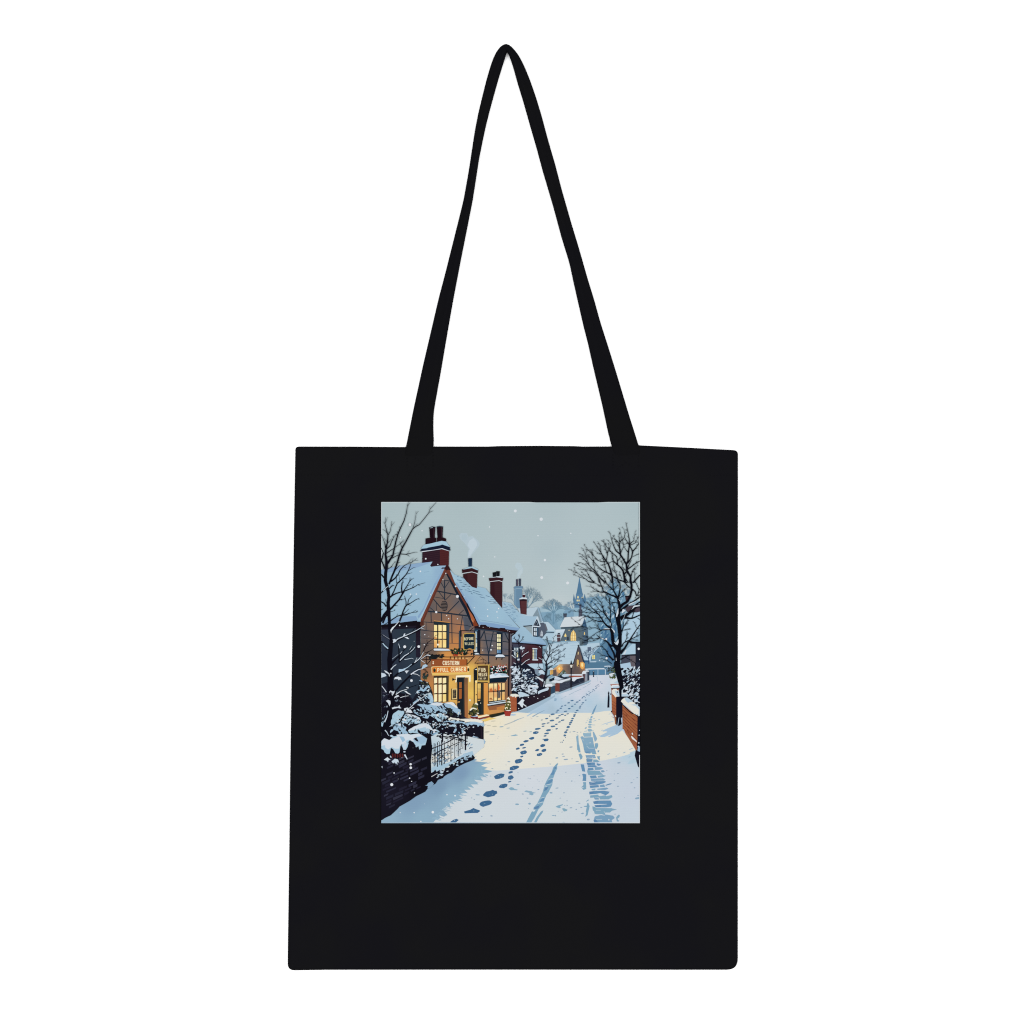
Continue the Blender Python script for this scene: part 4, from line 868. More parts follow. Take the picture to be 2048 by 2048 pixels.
# broad ladder track
F(9, ta, "620 1500 800 1485 800 1580 640 1590 620 1540"); F(9, (130, 170, 196), "560 1590 600 1570 650 1600 830 1590 850 1700 890 1880 640 1880 620 1760 590 1660")
F(9, (134, 174, 198), "465 1580 515 1545 520 1660 545 1880 490 1880 480 1720"); F(9, (134, 172, 198), "830 1470 860 1475 930 1620 920 1660 880 1700 850 1600"); F(9, (134, 172, 198), "880 1730 940 1720 955 1760 920 1860 880 1840"); LL(9, (150, 184, 202), 12, "475 1540 515 1545", "820 1440 850 1445")
LL(9, (226, 224, 212), 9, "620 1590 740 1588 840 1590", "820 1500 870 1800", "700 1740 712 1770 740 1810", "760 1720 790 1715"); LL(9, (216, 220, 214), 7, "650 1500 780 1500", "600 1650 640 1660")
tr = [t1, (118, 160, 192), t2]
rows = ["630 -10 860 -10 880 75 650 90", "640 80 880 72 905 165 800 160 780 190 690 180 655 165", "655 150 765 145 760 178 690 185", "790 150 900 160 918 200 830 205",
        "672 225 880 220 905 290 700 305", "690 310 830 310 820 370 700 375", "845 320 920 320 985 360 940 385 840 370", "695 385 880 385 885 440 720 445", "920 400 1020 425 970 462 920 440",
        "720 450 880 445 940 470 860 495 730 500", "875 490 1010 488 1070 512 1000 545 885 552", "725 512 840 505 855 550 720 560", "710 560 990 572 1000 600 1065 655 740 665 715 610", "1015 565 1060 555 1102 580 1060 605 1025 600",
        "765 680 900 670 925 725 790 738", "945 680 1060 662 1125 680 1060 710 950 722", "790 745 1060 735 1115 765 1080 785 800 795", "750 820 880 800 1100 795 1130 815 1060 850 900 880 765 882", "765 895 960 885 970 930 780 950", "990 885 1080 870 1105 930 1000 930",
        "1115 880 1200 850 1260 845 1230 870 1120 900", "800 970 890 960 890 1000 820 1000", "930 965 1060 950 1140 940 1180 965 1110 990 940 990", "755 1030 870 1015 1080 1010 1205 1030 1180 1070 1120 1110 1000 1060 900 1080 760 1090", "775 1115 940 1095 980 1130 1110 1110 1130 1130 1250 1105 1270 1150 1180 1200 1000 1200 960 1150 780 1165",
        "860 1160 960 1160 970 1205 880 1205", "838 1250 930 1228 1225 1225 1265 1300 1230 1360 1130 1375 900 1375 870 1330 1150 1310 1150 1300 860 1300", "825 1355 880 1365 900 1390 1240 1395 1365 1425 1260 1450 1210 1490 1110 1490 1100 1530 880 1520 860 1460 835 1440", "880 1575 1090 1530 1280 1560 1320 1610 1250 1660 1275 1740 880 1740 850 1670"]
for i, s in enumerate(rows): F(12, tr[(i * 7) % 3] if i not in (17, 18, 7, 9, 23) else t2, s)
F(12, t3, "705 395 800 392 790 435 720 440"); F(12, t3, "760 830 920 815 870 870 770 875"); F(12, t3, "850 1660 900 1640 940 1690 1000 1720 880 1735"); F(12, t3, "760 1040 860 1030 840 1070 770 1080"); F(12, t3, "880 1330 1020 1330 1010 1365 910 1365"); F(12, t3, "850 1245 960 1240 950 1290 870 1290")
LL(12, (196, 211, 221), 8, "700 20 740 60", "740 70 870 72", "825 260 840 300 825 370", "890 400 905 440", "850 505 870 560", "990 570 1020 610", "920 670 935 740", "970 880 990 940", "1090 870 1110 930", "900 960 915 1010", "975 1160 1000 1210", "700 270 880 262", "860 1520 1100 1555", "900 1640 1040 1640", "900 1440 1010 1440", "1080 1460 1100 1500", "780 840 900 815", "720 495 880 494")
F(12, lowf(1180, 1640), "1175 1640 1195 1630 1205 1655 1185 1670"); F(12, lowf(1180, 1600), "950 1095 1000 1070 1025 1100 960 1115")
F(12, t1, "485 -10 535 -10 565 160 520 165"); F(12, t1, "520 200 570 185 610 250 600 300 560 325"); F(12, t2, "565 425 640 430 668 590 600 580 580 500"); F(12, t2, "600 640 640 632 690 650 688 795 605 790 620 720"); F(12, t1, "615 820 685 818 690 970 630 992 595 960 640 930 575 940 630 880")
F(12, t1, "685 1240 740 1200 745 1225 690 1250"); F(12, t1, "710 1285 735 1280 765 1350 720 1550 665 1585 690 1500 680 1470 700 1370 630 1360 640 1345 700 1340")
F(12, t1, "875 -10 955 -10 945 50 905 85"); F(12, t1, "935 125 980 110 970 160 945 160"); F(12, t1, "925 250 1000 248 985 270 990 340 950 310"); F(12, t1, "1380 1560 1410 1535 1435 1560 1415 1600 1380 1620 1390 1660 1420 1665 1400 1690 1365 1685 1350 1600")

# ---- pot plants, step, glow on the snow at the inn
F(8, (236, 200, 104), "300 1215 480 1160 560 1165 645 1172 500 1215 380 1252"); F(8, (138, 54, 36), "225 1170 480 1118 485 1150 240 1215"); F(8, (244, 228, 186), "228 1135 420 1090 485 1102 470 1120 240 1172")
F(8, (116, 30, 32), "58 1125 232 1135 225 1215 80 1190"); F(8, (156, 180, 206), "60 1130 200 1105 230 1140 150 1150")
jag(8, (38, 46, 34), 130, 1040, 105, 95, .3, 20, 0, 3); jag(8, (92, 92, 44), 170, 910, 70, 60, .3, 16, 0, 4); jag(8, (112, 104, 52), 185, 1010, 60, 45, .3, 14, 0, 5); flecks(8, [(30, 44, 36), (104, 100, 48), (60, 70, 40)], "40 980 240 980 250 1090 60 1110", 30, 16, 34, None, 71)
F(8, (238, 234, 214), "40 1000 90 945 140 940 215 970 200 985 120 965 70 1010"); F(8, (238, 234, 214), "150 870 190 830 235 860 230 890 185 865"); F(8, (220, 224, 220), "180 1090 230 1110 225 1130 180 1115"); F(8, (230, 230, 214), "200 1050 250 1060 255 1080 210 1070")
F(8, (76, 80, 38), "900 715 950 800 985 880 975 940 1000 985 900 1005 800 1000 830 930 815 880 860 810"); flecks(8, [(110, 106, 48), (54, 62, 36), (128, 118, 56)], "900 730 980 880 985 990 815 995 830 880", 44, 14, 28, None, 72)
for s in ("860 750 905 705 940 750 930 780 900 755", "850 820 920 795 970 820 975 850 910 825", "820 880 850 870 850 890", "935 880 990 860 990 880 940 895", "820 945 870 925 880 940 830 965", "930 950 985 935 985 960 940 970"): F(8, (240, 234, 208), s)
D(8, (246, 236, 190), "900 875 16 880 950 13 840 970 12 960 910 10"); F(8, (166, 52, 44), "808 1008 972 1005 942 1128 832 1126"); F(8, (150, 34, 30), "808 1008 972 1005 968 1028 812 1030"); F(8, (232, 226, 214), "830 1008 880 995 950 990 972 1006 900 1016")

# ---- hedge, low wall and trees beyond the inn (tile 8)
dk = (22, 26, 42)
bsn = [(196, 212, 226), (176, 204, 224), (210, 222, 232)]
F(8, (26, 30, 46), "968 20 1040 -40 1200 -60 1400 20 1480 120 1560 260 1600 380 1640 470 1720 470 1780 560 1500 680 1150 700 970 640")
F(8, (120, 140, 160), "1470 60 1560 90 1560 240 1500 200"); F(8, (150, 182, 204), "1560 120 1640 100 1720 160 1700 220 1600 210"); F(8, (60, 44, 54), "1560 250 1640 200 1720 220 1680 480 1620 480")
F(8, (176, 203, 222), "1320 -20 1650 -30 1680 80 1480 90 1390 40")
flecks(8, bsn, "975 30 1160 20 1330 100 1500 230 1560 380 1400 480 1200 560 980 600", 130, 18, 52, -.5, 81, .42)
for s in ("975 260 1060 200 1150 230 1160 290 1260 360 1280 400 1200 400 1100 340 1000 390 980 330", "980 90 1080 50 1110 80 1060 110 1000 120", "1195 170 1280 200 1300 225 1230 210", "1300 90 1400 90 1420 150 1350 140", "1280 370 1380 330 1470 350 1560 420 1540 440 1420 400 1320 400", "1470 240 1560 260 1660 330 1680 380 1560 300", "1280 470 1400 440 1450 470 1540 560 1520 640 1400 650 1300 600 1230 530", "980 500 1060 470 1080 500 1010 530"):
    F(8, rnd.choice(bsn), s)
F(8, (214, 224, 234), "1380 470 1450 440 1540 445 1570 480 1560 505 1480 480 1420 500"); F(8, (182, 206, 224), "1400 490 1560 490 1550 520 1440 525")
flecks(8, [(24, 28, 44), (30, 34, 52)], "980 220 1160 220 1300 300 1500 360 1540 430 1300 430 1100 380 980 350", 60, 16, 44, -.5, 86, .4)
flecks(8, [(24, 28, 44)], "980 480 1280 460 1520 560 1500 640 1300 640 1000 600", 46, 16, 44, .4, 87, .4); flecks(8, [(24, 28, 44), (40, 52, 74)], "1190 150 1400 90 1560 250 1600 360 1420 330", 40, 18, 50, -.7, 88, .45)
# wall
F(8, (36, 28, 40), "1085 700 1300 700 1560 640 1700 590 1835 540 1830 690 1560 820 1330 920 1200 980 1085 1025"); F(8, (64, 42, 44), "1790 490 1838 480 1832 690 1795 690")
for i in range(7): L(8, (58, 44, 54), 5, [1280, 740 + i * 32, 1540, 690 + i * 22, 1820, 560 + i * 19])
F(8, (176, 92, 56), "945 690 1085 690 1085 1025 960 1030"); 
for i in range(11): L(8, (140, 58, 34), 5, [950, 725 + i * 28, 1085, 728 + i * 27])
F(8, (226, 226, 214), "945 660 960 640 1060 635 1110 650 1150 690 1080 700 1060 725 1035 690 1000 710 980 690 950 690"); F(8, (186, 208, 224), "1110 600 1180 590 1270 620 1370 665 1340 690 1260 690 1200 710 1150 730 1140 690")
F(8, (30, 26, 40), "1100 690 1140 740 1180 700 1250 720 1240 900 1290 940 1100 1020"); F(8, (212, 222, 230), "1105 850 1160 800 1210 740 1260 780 1230 820 1240 860 1310 910 1290 920 1230 880 1220 940 1190 930 1150 870"); D(8, (226, 230, 234), "1130 960 12 1345 712 12 1470 698 10 1552 738 10 1690 700 7")
F(8, (190, 210, 226), "1550 590 1600 560 1780 495 1800 520 1770 560 1640 600 1560 645"); F(8, (216, 224, 234), "1700 450 1760 415 1850 410 1885 440 1870 480 1780 470 1720 490")
F(8, (190, 210, 224), "1780 380 1880 340 1960 330 1960 420 1900 390"); F(8, (46, 74, 100), "1850 480 1932 450 1932 650 1840 640"); F(8, (180, 206, 224), "1835 650 1932 610 1932 650"); F(8, (28, 42, 56), "1800 330 1850 280 1932 250 1932 340 1820 370")
F(8, (150, 184, 206), "1800 310 1860 260 1932 230 1932 260 1850 300"); F(8, (240, 184, 92), "1830 120 1890 100 1890 200 1820 220"); LL(8, (80, 56, 44), 8, "1850 110 1845 220", "1872 105 1868 215"); F(8, (206, 216, 224), "1780 110 1840 60 1880 70 1910 100 1840 105")
F(9, (96, 84, 84), "-40 120 20 100 40 230 -40 250")
# garden walls up the street (tile 9)
F(9, (40, 58, 66), "60 220 140 150 200 110 240 160 250 220 180 260"); flecks(9, [(46, 84, 70), (84, 104, 70), (150, 170, 170)], "70 220 190 110 240 170 160 240", 26, 12, 24, None, 83)
F(9, (36, 46, 62), "0 260 100 240 340 280 340 330 0 330"); F(9, (196, 210, 224), "0 240 60 260 130 290 200 310 60 330 -20 320"); F(9, (180, 204, 222), "150 220 200 190 300 200 320 240 200 270 150 245"); F(9, (160, 78, 58), "300 235 610 235 600 262 430 295 300 250"); F(9, (214, 222, 230), "290 205 610 200 610 235 320 232")
F(9, (58, 66, 82), "100 400 640 270 655 385 380 490 100 595"); F(9, (36, 42, 58), "340 320 650 275 655 350 380 440"); F(9, (122, 58, 50), "5 405 102 400 100 585 10 585"); 
F(9, (210, 220, 230), "-60 350 0 330 90 345 240 310 420 265 560 265 650 240 655 275 560 290 480 310 420 365 380 350 330 320 230 350 150 395 90 400 0 385 -60 390")
flecks(9, [(78, 90, 108), (46, 54, 70)], "110 420 640 300 650 370 110 570", 50, 8, 18, -.35, 85, .3); F(9, (96, 70, 76), "605 200 670 200 690 330 650 350"); F(9, (52, 60, 80), "712 150 755 140 755 330 700 350"); F(9, (140, 150, 164), "670 190 712 150 715 340 655 370"); F(9, (214, 222, 230), "590 180 620 130 700 120 752 125 752 145 690 150 680 195 600 200")
L(9, (26, 30, 44), 22, "358 60 352 520"); F(9, (20, 24, 36), "325 70 345 60 385 60 392 75"); F(9, (22, 26, 38), "328 535 340 500 372 500 380 535"); L(9, (34, 34, 44), 40, "358 290 356 480"); L(9, (206, 216, 226), 12, "335 512 378 510")
F(6, (26, 28, 40), "318 1812 340 1780 352 1720 362 1720 376 1775 398 1812"); F(6, (226, 224, 210), "328 1818 390 1818 372 1880 346 1880"); F(9, (216, 216, 206), "330 0 388 0 374 52 344 52")
L(9, (34, 48, 66), 22, "852 130 850 255"); F(9, (30, 40, 56), "835 265 842 240 862 240 868 265"); L(9, (214, 222, 230), 8, "845 150 862 142")
# bare trees beyond the inn
tk = (26, 28, 42)
B(8, tk, "1190 190 42 1180 100 36 1175 -20 30", 3, 160, 4)
B(5, tk, "1110 1900 50 1080 1700 36 1020 1600 24 980 1520 8", 5, 150, 5); B(5, tk, "1160 1880 44 1170 1650 30 1140 1420 16 1130 1260 10 1160 1170 4", 6, 140, 6); B(5, tk, "1165 1700 26 1240 1610 18 1330 1530 8", 4, 110, 7); B(5, tk, "1180 1880 30 1260 1760 16 1390 1700 6", 4, 100, 8); B(5, tk, "1170 1600 18 1060 1530 9 985 1430 5", 3, 90, 9); B(5, tk, "1130 1330 12 1060 1270 6 1030 1220 3", 3, 60, 10); B(5, tk, "1140 1330 12 1200 1260 7 1250 1190 3", 3, 60, 11)
F(5, (196, 212, 226), "1150 1430 1200 1400 1210 1440 1250 1420 1270 1450 1210 1480 1160 1470"); LL(5, (206, 218, 230), 12, "1200 1640 1260 1580 1350 1530", "1060 1520 990 1500", "1190 1820 1290 1730 1370 1690", "1020 1770 1070 1800", "1210 1540 1230 1490"); L(5, (206, 218, 230), 14, "975 1600 1040 1650 1070 1670")
B(8, tk, "1660 510 60 1690 400 52 1730 200 44 1750 60 38 1745 -40 34"); B(8, tk, "1710 330 30 1770 250 26 1830 210 12", 2, 60, 12); B(8, tk, "1735 170 22 1640 100 14 1560 20 8", 3, 90, 13); B(8, tk, "1748 100 20 1810 60 14 1870 0 8", 3, 80, 14)
B(5, tk, "1735 1840 36 1740 1740 26 1800 1620 20 1820 1480 12 1860 1380 6", 5, 150, 15); B(5, tk, "1735 1760 24 1680 1680 16 1640 1600 8", 3, 110, 16); B(5, tk, "1790 1640 18 1740 1560 12 1690 1470 6", 4, 110, 17); B(5, tk, "1740 1830 24 1850 1740 14 1960 1680 8", 5, 120, 18); B(5, tk, "1800 1620 16 1890 1540 10 1970 1480 5", 4, 120, 19)
B(5, tk, "1815 1500 12 1790 1340 8 1740 1210 4", 4, 110, 20); B(5, tk, "1850 1400 9 1900 1270 5 1910 1190 3", 3, 90, 21); B(6, (50, 70, 92), "-20 1620 12 80 1560 8 220 1480 4", 5, 90, 22); B(6, (50, 70, 92), "-20 1760 12 60 1690 9 210 1600 4", 5, 90, 23); B(6, (46, 62, 84), "-60 1480 10 40 1440 7 240 1330 4", 5, 90, 24); B(6, (50, 70, 92), "-20 1820 10 70 1740 6 160 1735 3", 3, 60, 25)
LL(8, (200, 214, 226), 12, "1675 480 1690 420 1700 360", "1640 300 1680 340"); F(8, (190, 210, 226), "1560 160 1600 110 1650 105 1700 160 1680 200 1600 190")

# ---- right-hand bush, wall and tree
nk = (20, 20, 34)
F(9, nk, "1440 100 1560 -20 1700 -40 1890 -60 1890 1100 1830 1120 1700 900 1560 680 1500 600 1480 300")
F(9, (168, 198, 222), "1440 -20 1660 -60 1690 60 1600 70 1540 110 1500 60 1450 70"); F(9, (100, 92, 100), "1660 -60 1760 -60 1780 40 1690 60"); F(9, (40, 44, 62), "1780 -60 1890 -60 1890 60 1800 80")
flecks(9, [(206, 218, 230), (168, 198, 220), (190, 210, 226), (206, 218, 230)], "1470 120 1600 40 1880 60 1880 420 1820 900 1720 800 1600 620 1520 580 1500 300", 150, 18, 50, -.6, 91, .4)
for s in ("1450 130 1560 80 1650 110 1640 170 1600 230 1560 200 1490 240", "1680 140 1750 90 1760 180 1740 210 1680 270", "1780 80 1830 70 1850 120 1800 200", "1620 420 1690 370 1730 390 1650 440", "1520 480 1560 430 1570 480 1520 520", "1480 310 1620 240 1640 250 1500 330", "1740 640 1800 590 1820 600 1760 660"): F(9, (176, 204, 222), s)
B(9, nk, "1600 60 16 1760 240 14 1900 330 10", 4, 70, 92); L(9, (214, 222, 232), 12, "1660 640 1880 690", 6); L(9, (206, 218, 230), 24, "1760 780 1870 830", 14)
flecks(9, [(44, 66, 50), (86, 100, 56), (120, 128, 60), (46, 60, 44)], "1190 240 1260 40 1340 60 1330 290 1230 300", 60, 14, 34, None, 93, .5); F(9, (214, 222, 230), "1185 220 1210 190 1320 170 1310 195 1220 235"); flecks(9, [(150, 180, 204), (50, 64, 72)], "1150 60 1260 30 1260 140 1170 140", 14, 16, 34, None, 94)
flecks(9, [nk, (30, 32, 50)], "1480 120 1860 80 1880 420 1700 520 1540 500", 70, 16, 50, -.6, 95, .4)
# brick walls
F(9, (172, 80, 42), "1215 430 1410 410 1410 460 1250 470 1240 460"); F(9, (206, 218, 226), "1215 350 1260 330 1360 280 1410 360 1410 415 1220 415"); F(9, (172, 200, 220), "1290 400 1400 330 1410 410"); 
F(9, (150, 72, 40), "1240 500 1420 500 1350 720 1250 660"); F(9, (214, 222, 228), "1245 460 1260 440 1400 430 1415 500 1340 512 1245 505"); F(9, (172, 200, 222), "1270 480 1410 470 1412 505 1280 512"); L(9, (26, 22, 34), 14, "1240 516 1420 518")
wf = idw(9, "1280 750 174 98 60 1330 1000 160 86 54 1300 1150 150 82 52")
G(9, wf, "1245 660 1350 700 1360 1000 1345 1310 1325 1290 1310 1150 1255 1040", 5)
for i in range(6): L(9, (120, 50, 34), 7, [1250, 790 + i * 70, 1345, 850 + i * 66])
F(9, (226, 224, 214), "1255 560 1290 530 1350 525 1410 580 1420 690 1335 715 1300 670 1265 640"); F(9, (180, 204, 222), "1320 560 1410 580 1420 690 1370 690 1330 610"); D(9, nk, "1382 598 16")
F(9, (150, 84, 46), "1318 1150 1345 1150 1345 1310 1325 1310"); L(9, (60, 34, 32), 16, "1230 640 1240 640"); D(9, (60, 30, 30), "1232 642 16 1250 1030 18")
F(9, (22, 20, 36), "1350 700 1480 690 1650 690 1650 760 1490 800 1490 1000 1480 1300 1420 1340 1385 1350 1350 1310 1350 1000"); F(9, (24, 20, 32), "1640 690 1700 800 1640 860 1480 860")
F(9, (168, 198, 222), "1405 1165 1420 1155 1390 1350 1375 1350"); F(9, (168, 198, 222), "1455 1160 1480 1170 1500 1420 1480 1420 1470 1300"); F(9, (18, 18, 32), "1415 1180 1450 1170 1475 1300 1400 1345")
w2 = idw(9, "1600 1000 172 96 58 1800 1300 160 88 54 1600 1300 172 96 56 1750 1700 158 88 56 1520 1100 160 88 52")
G(9, w2, "1490 860 1560 920 1700 1040 1840 1130 1830 1500 1810 1900 1780 1880 1700 1740 1560 1520 1520 1420 1490 1410", 6)
for i in range(8):
    L(9, (112, 46, 32), 9, [1495, 930 + i * 66, 1640, 1060 + i * 68, 1830, 1180 + i * 84], 7)
for s in ("1540 1230 1600 1290 1600 1310 1545 1260", "1600 1320 1650 1390 1645 1405 1600 1350", "1640 1000 1640 1070", "1560 1080 1600 1120 1600 1140 1560 1105", "1700 1160 1760 1220 1755 1240 1700 1185", "1590 1420 1640 1500 1640 1520 1590 1450", "1760 1280 1820 1330 1815 1350 1760 1305"): F(9, (126, 52, 34), s)
F(9, nk, "1820 1120 1890 1100 1890 2300 1830 2240 1760 2000 1780 1880 1815 1880"); F(12, (176, 90, 60), "1730 -10 1800 -10 1820 60 1800 80"); F(12, nk, "1800 -20 1890 -20 1890 240 1830 210 1820 100"); F(12, (150, 182, 212), "1830 60 1880 20 1880 150 1820 130")
D(9, (190, 206, 222), "1858 1550 14 1866 1440 9 1850 1720 16 1840 1800 18"); F(9, (226, 226, 226), "1675 1570 1700 1570 1800 1670 1805 1710 1760 1670 1700 1630"); F(9, (220, 224, 228), "1690 1510 1710 1490 1722 1530 1705 1545"); F(9, (220, 216, 206), "1320 1100 1345 1110 1350 1150 1325 1140")
F(9, (30, 22, 28), "1470 800 1490 860 1560 920 1640 1010 1830 1120 1830 1160 1760 1090 1700 1080 1630 1030 1560 960 1490 880"); F(9, (228, 226, 214), "1455 800 1480 760 1530 725 1590 715 1660 760 1780 860 1870 930 1870 1120 1840 1130 1830 1090 1800 1100 1780 1070 1750 1080 1700 1030 1600 930 1500 850"); F(9, (176, 202, 220), "1530 730 1590 715 1660 760 1720 810 1640 820 1620 840 1570 800"); F(9, (180, 204, 220), "1660 880 1780 860 1870 930 1870 1000 1780 900"); F(9, (190, 210, 224), "1850 1000 1870 1000 1870 1120 1845 1130")
F(9, (180, 204, 222), "1450 620 1560 610 1610 640 1640 695 1450 695"); F(9, (214, 222, 230), "1445 620 1560 608 1600 630 1560 640 1450 640"); 
F(9, (22, 24, 38), "1155 940 1165 720 1175 620 1185 570 1195 620 1205 720 1200 940"); D(9, (22, 24, 38), "1184 620 20")
# tree: trunk and limbs
TK = (14, 15, 25)
B(9, TK, "1450 720 40 1440 560 60 1470 480 90 1440 330 120 1400 150 130 1370 0 140 1375 -60 140")
B(6, TK, "1360 1900 130 1390 1660 104 1400 1500 100 1425 1350 84 1435 1150 78 1415 950 86 1385 800 96 1410 640 66 1425 520 56 1405 430 54 1385 340 44")
def T6(s, tw=0, tl=0, seed=None, **k): B(6, TK, s, int(tw * 1.25), tl, seed, **k)
T6("1400 1480 120 1310 1370 90 1275 1270 66 1265 1120 64 1225 1010 52")
T6("1390 350 42 1300 300 36 1220 270 32 1110 212 30 990 212 18 880 160 10 800 100 7 730 78 4", 6, 110, 101)
T6("1110 215 24 1060 180 20 1040 100 16 1000 70 12 900 20 9 760 0 5", 4, 90, 102); T6("1060 150 20 1010 40 16 980 -80 13", 0)
T6("985 212 10 900 200 7 790 215 4", 2, 60, 103)
T6("1385 345 36 1290 170 24 1200 90 18 1110 -20 14", 5, 110, 104); T6("1290 160 22 1280 60 22 1270 -60 24"); T6("1395 330 30 1430 190 24 1440 80 20 1425 -20 18", 3, 90, 105); T6("1410 330 16 1490 180 8 1620 100 4", 5, 80, 106); T6("1415 350 12 1500 290 7 1570 265 3", 2, 50, 107); T6("1300 160 14 1340 110 9 1390 40 6", 2, 60, 108)
T6("1420 560 66 1500 480 58 1600 420 52 1655 320 48 1690 180 46 1690 60 48 1665 -60 44"); T6("1430 520 40 1520 470 34 1600 410 30")
T6("1420 640 50 1500 580 46 1600 500 40 1720 430 34 1800 370 28 1890 300 20", 4, 90, 109); T6("1440 800 90 1500 760 80 1620 690 60 1700 600 40 1800 480 32 1890 420 28", 3, 80, 110); T6("1640 690 30 1700 640 36 1780 560 26 1890 480 18")
T6("1540 770 60 1640 790 40 1700 790 34 1760 770 30 1890 710 22", 0); T6("1690 800 18 1730 690 14 1750 620 9", 2, 60, 111); T6("1690 130 30 1770 200 24 1800 300 22 1830 260 18 1860 160 12 1890 110 8", 3, 70, 112); T6("1690 150 14 1590 60 22 1530 -20 18"); T6("1800 300 16 1890 260 12", 1, 50); T6("1860 160 12 1800 40 8 1760 -30 5", 4, 60, 113)
T6("1400 460 24 1330 440 14 1230 430 8 1130 350 5", 3, 80, 114); T6("1350 780 30 1330 690 20 1300 560 12 1260 460 6", 3, 90, 115); T6("1330 700 14 1240 620 8 1170 560 4", 2, 70, 116)
# second stem branches
T6("1230 1010 46 1130 940 34 1070 870 28 1020 780 26 960 700 22 860 600 16 760 500 9 690 440 4", 7, 120, 117); T6("1080 870 22 960 860 16 840 820 12 690 740 10 600 690 5", 5, 90, 118); T6("1010 780 18 880 780 12 770 770 8 640 730 5", 4, 70, 119); T6("690 740 9 590 790 6 490 850 3", 1, 50, 120); T6("830 825 9 720 880 6 600 915 3", 3, 60, 121)
T6("960 700 18 840 650 12 740 600 9 640 540 7 520 500 5 400 460 3", 6, 90, 122); T6("960 640 14 880 650 10 740 655 8 540 655 6 330 620 3", 6, 100, 123); T6("700 600 7 620 660 5 560 700 3", 1, 40); T6("900 590 9 790 580 6 700 590 4", 1, 40); T6("700 600 7 680 480 5 600 340 3", 3, 60, 124)
T6("1230 1000 40 1240 930 30 1215 850 26 1130 740 22 1070 660 18 1000 620 12 900 500 8 800 400 4", 6, 100, 125); T6("1075 660 16 1060 560 12 1020 440 9 950 340 4", 5, 90, 126); T6("1060 560 9 960 450 6 850 320 4 770 250 3", 4, 80, 127); T6("1215 850 22 1230 700 18 1210 480 14 1190 330 8 1160 260 4", 5, 110, 128); T6("1210 480 10 1130 380 6 1010 270 4", 4, 80, 129); T6("1130 740 14 1110 680 10 1040 540 6", 2, 70)
T6("1225 1030 30 1120 1040 24 1000 1050 16 900 1000 12 740 1005 10 620 970 9 560 940 7 460 860 6 350 780 3", 7, 90, 130); T6("1040 1050 16 900 1120 10 760 1220 8 670 1290 6 540 1390 4", 5, 90, 131); T6("620 970 8 500 990 6 360 1020 3", 4, 70, 132); T6("1000 1050 10 940 950 6 860 860 3", 3, 80, 133); T6("740 1005 7 640 1050 5 540 1080 3", 2, 50)
T6("1310 1390 60 1240 1400 40 1150 1310 32 1060 1240 26 980 1210 20 920 1160 10", 2, 80, 134); T6("990 1225 20 860 1250 12 780 1240 9 640 1200 4", 4, 80, 135); T6("780 1240 8 680 1290 6 600 1250 5 510 1200 3", 3, 60, 136); T6("980 1240 10 860 1290 8 730 1310 5 640 1340 3", 4, 70, 137); T6("1000 1230 8 980 1120 5 960 1050 3", 1, 50)
T6("1350 1750 50 1300 1560 36 1230 1430 30 1180 1360 26"); T6("1290 1720 40 1180 1600 22 1120 1490 16 1040 1420 10 960 1400 8 830 1460 4", 4, 70, 138); T6("1300 1700 20 1180 1640 12 1030 1600 9 940 1520 4", 3, 70, 139); T6("1010 1410 8 1070 1350 6 1120 1310 3", 1, 40); T6("1250 1790 18 1150 1720 10 980 1670 4", 2, 50, 140)
# right side twigs
T6("1440 1560 70 1540 1450 40 1620 1320 30 1720 1160 24 1800 1040 18 1890 910 12", 4, 90, 141); T6("1470 1420 30 1510 1340 22 1600 1290 20 1640 1270 16"); T6("1540 1320 14 1590 1220 10 1600 1100 4", 4, 80, 142); T6("1680 1250 18 1780 1200 14 1890 1140 8", 3, 70, 143); T6("1640 1300 26 1740 1320 22 1890 1320 20"); T6("1450 1130 22 1510 980 12 1560 900 7 1600 830 3", 6, 110, 144); T6("1450 1080 12 1540 1040 7 1660 1010 3", 4, 80, 145)
T6("1800 1010 9 1770 930 6 1750 870 3", 3, 60, 146); T6("1830 1180 8 1800 1100 4", 1, 40); T6("1890 840 10 1840 800 6 1800 780 3", 1, 40); T6("1450 1700 34 1560 1640 18 1650 1600 9", 2, 60, 147); T6("1560 1650 10 1680 1720 10 1780 1780 8", 2, 60, 148); T6("1720 1260 8 1820 1280 5 1890 1300 3", 1, 40)
# crown (tile 3)
def heavy(s, f): v = nums(s); return [q * f + 1 if i % 3 == 2 else q for i, q in enumerate(v)]
def T3(s, tw=0, tl=0, seed=None, **k): B(3, TK, heavy(s, 1.15), int(tw * 1.4), tl, seed, **k)
T3("1665 1830 40 1670 1700 36 1590 1560 34 1575 1420 32 1480 1260 28 1440 1200 24 1345 1120 20 1290 1000 12 1240 840 8 1215 710 3", 5, 110, 151)
T3("1580 1430 26 1610 1330 22 1620 1160 22 1640 1000 20 1640 870 15 1610 700 10 1580 560 7 1560 490 3", 4, 90, 152); T3("1600 1400 24 1690 1270 20 1715 1140 22 1810 1020 13 1890 900 7", 3, 80, 153); T3("1715 1130 20 1650 1010 16 1560 870 10 1550 830 6"); T3("1615 1160 14 1540 1060 8 1520 1030 5"); T3("1650 980 12 1740 890 8 1770 690 3", 3, 80, 154); T3("1660 1000 12 1770 950 9 1820 860 7 1890 760 3", 4, 80, 155); T3("1720 1250 9 1810 1210 7 1890 1160 4", 3, 70, 156)
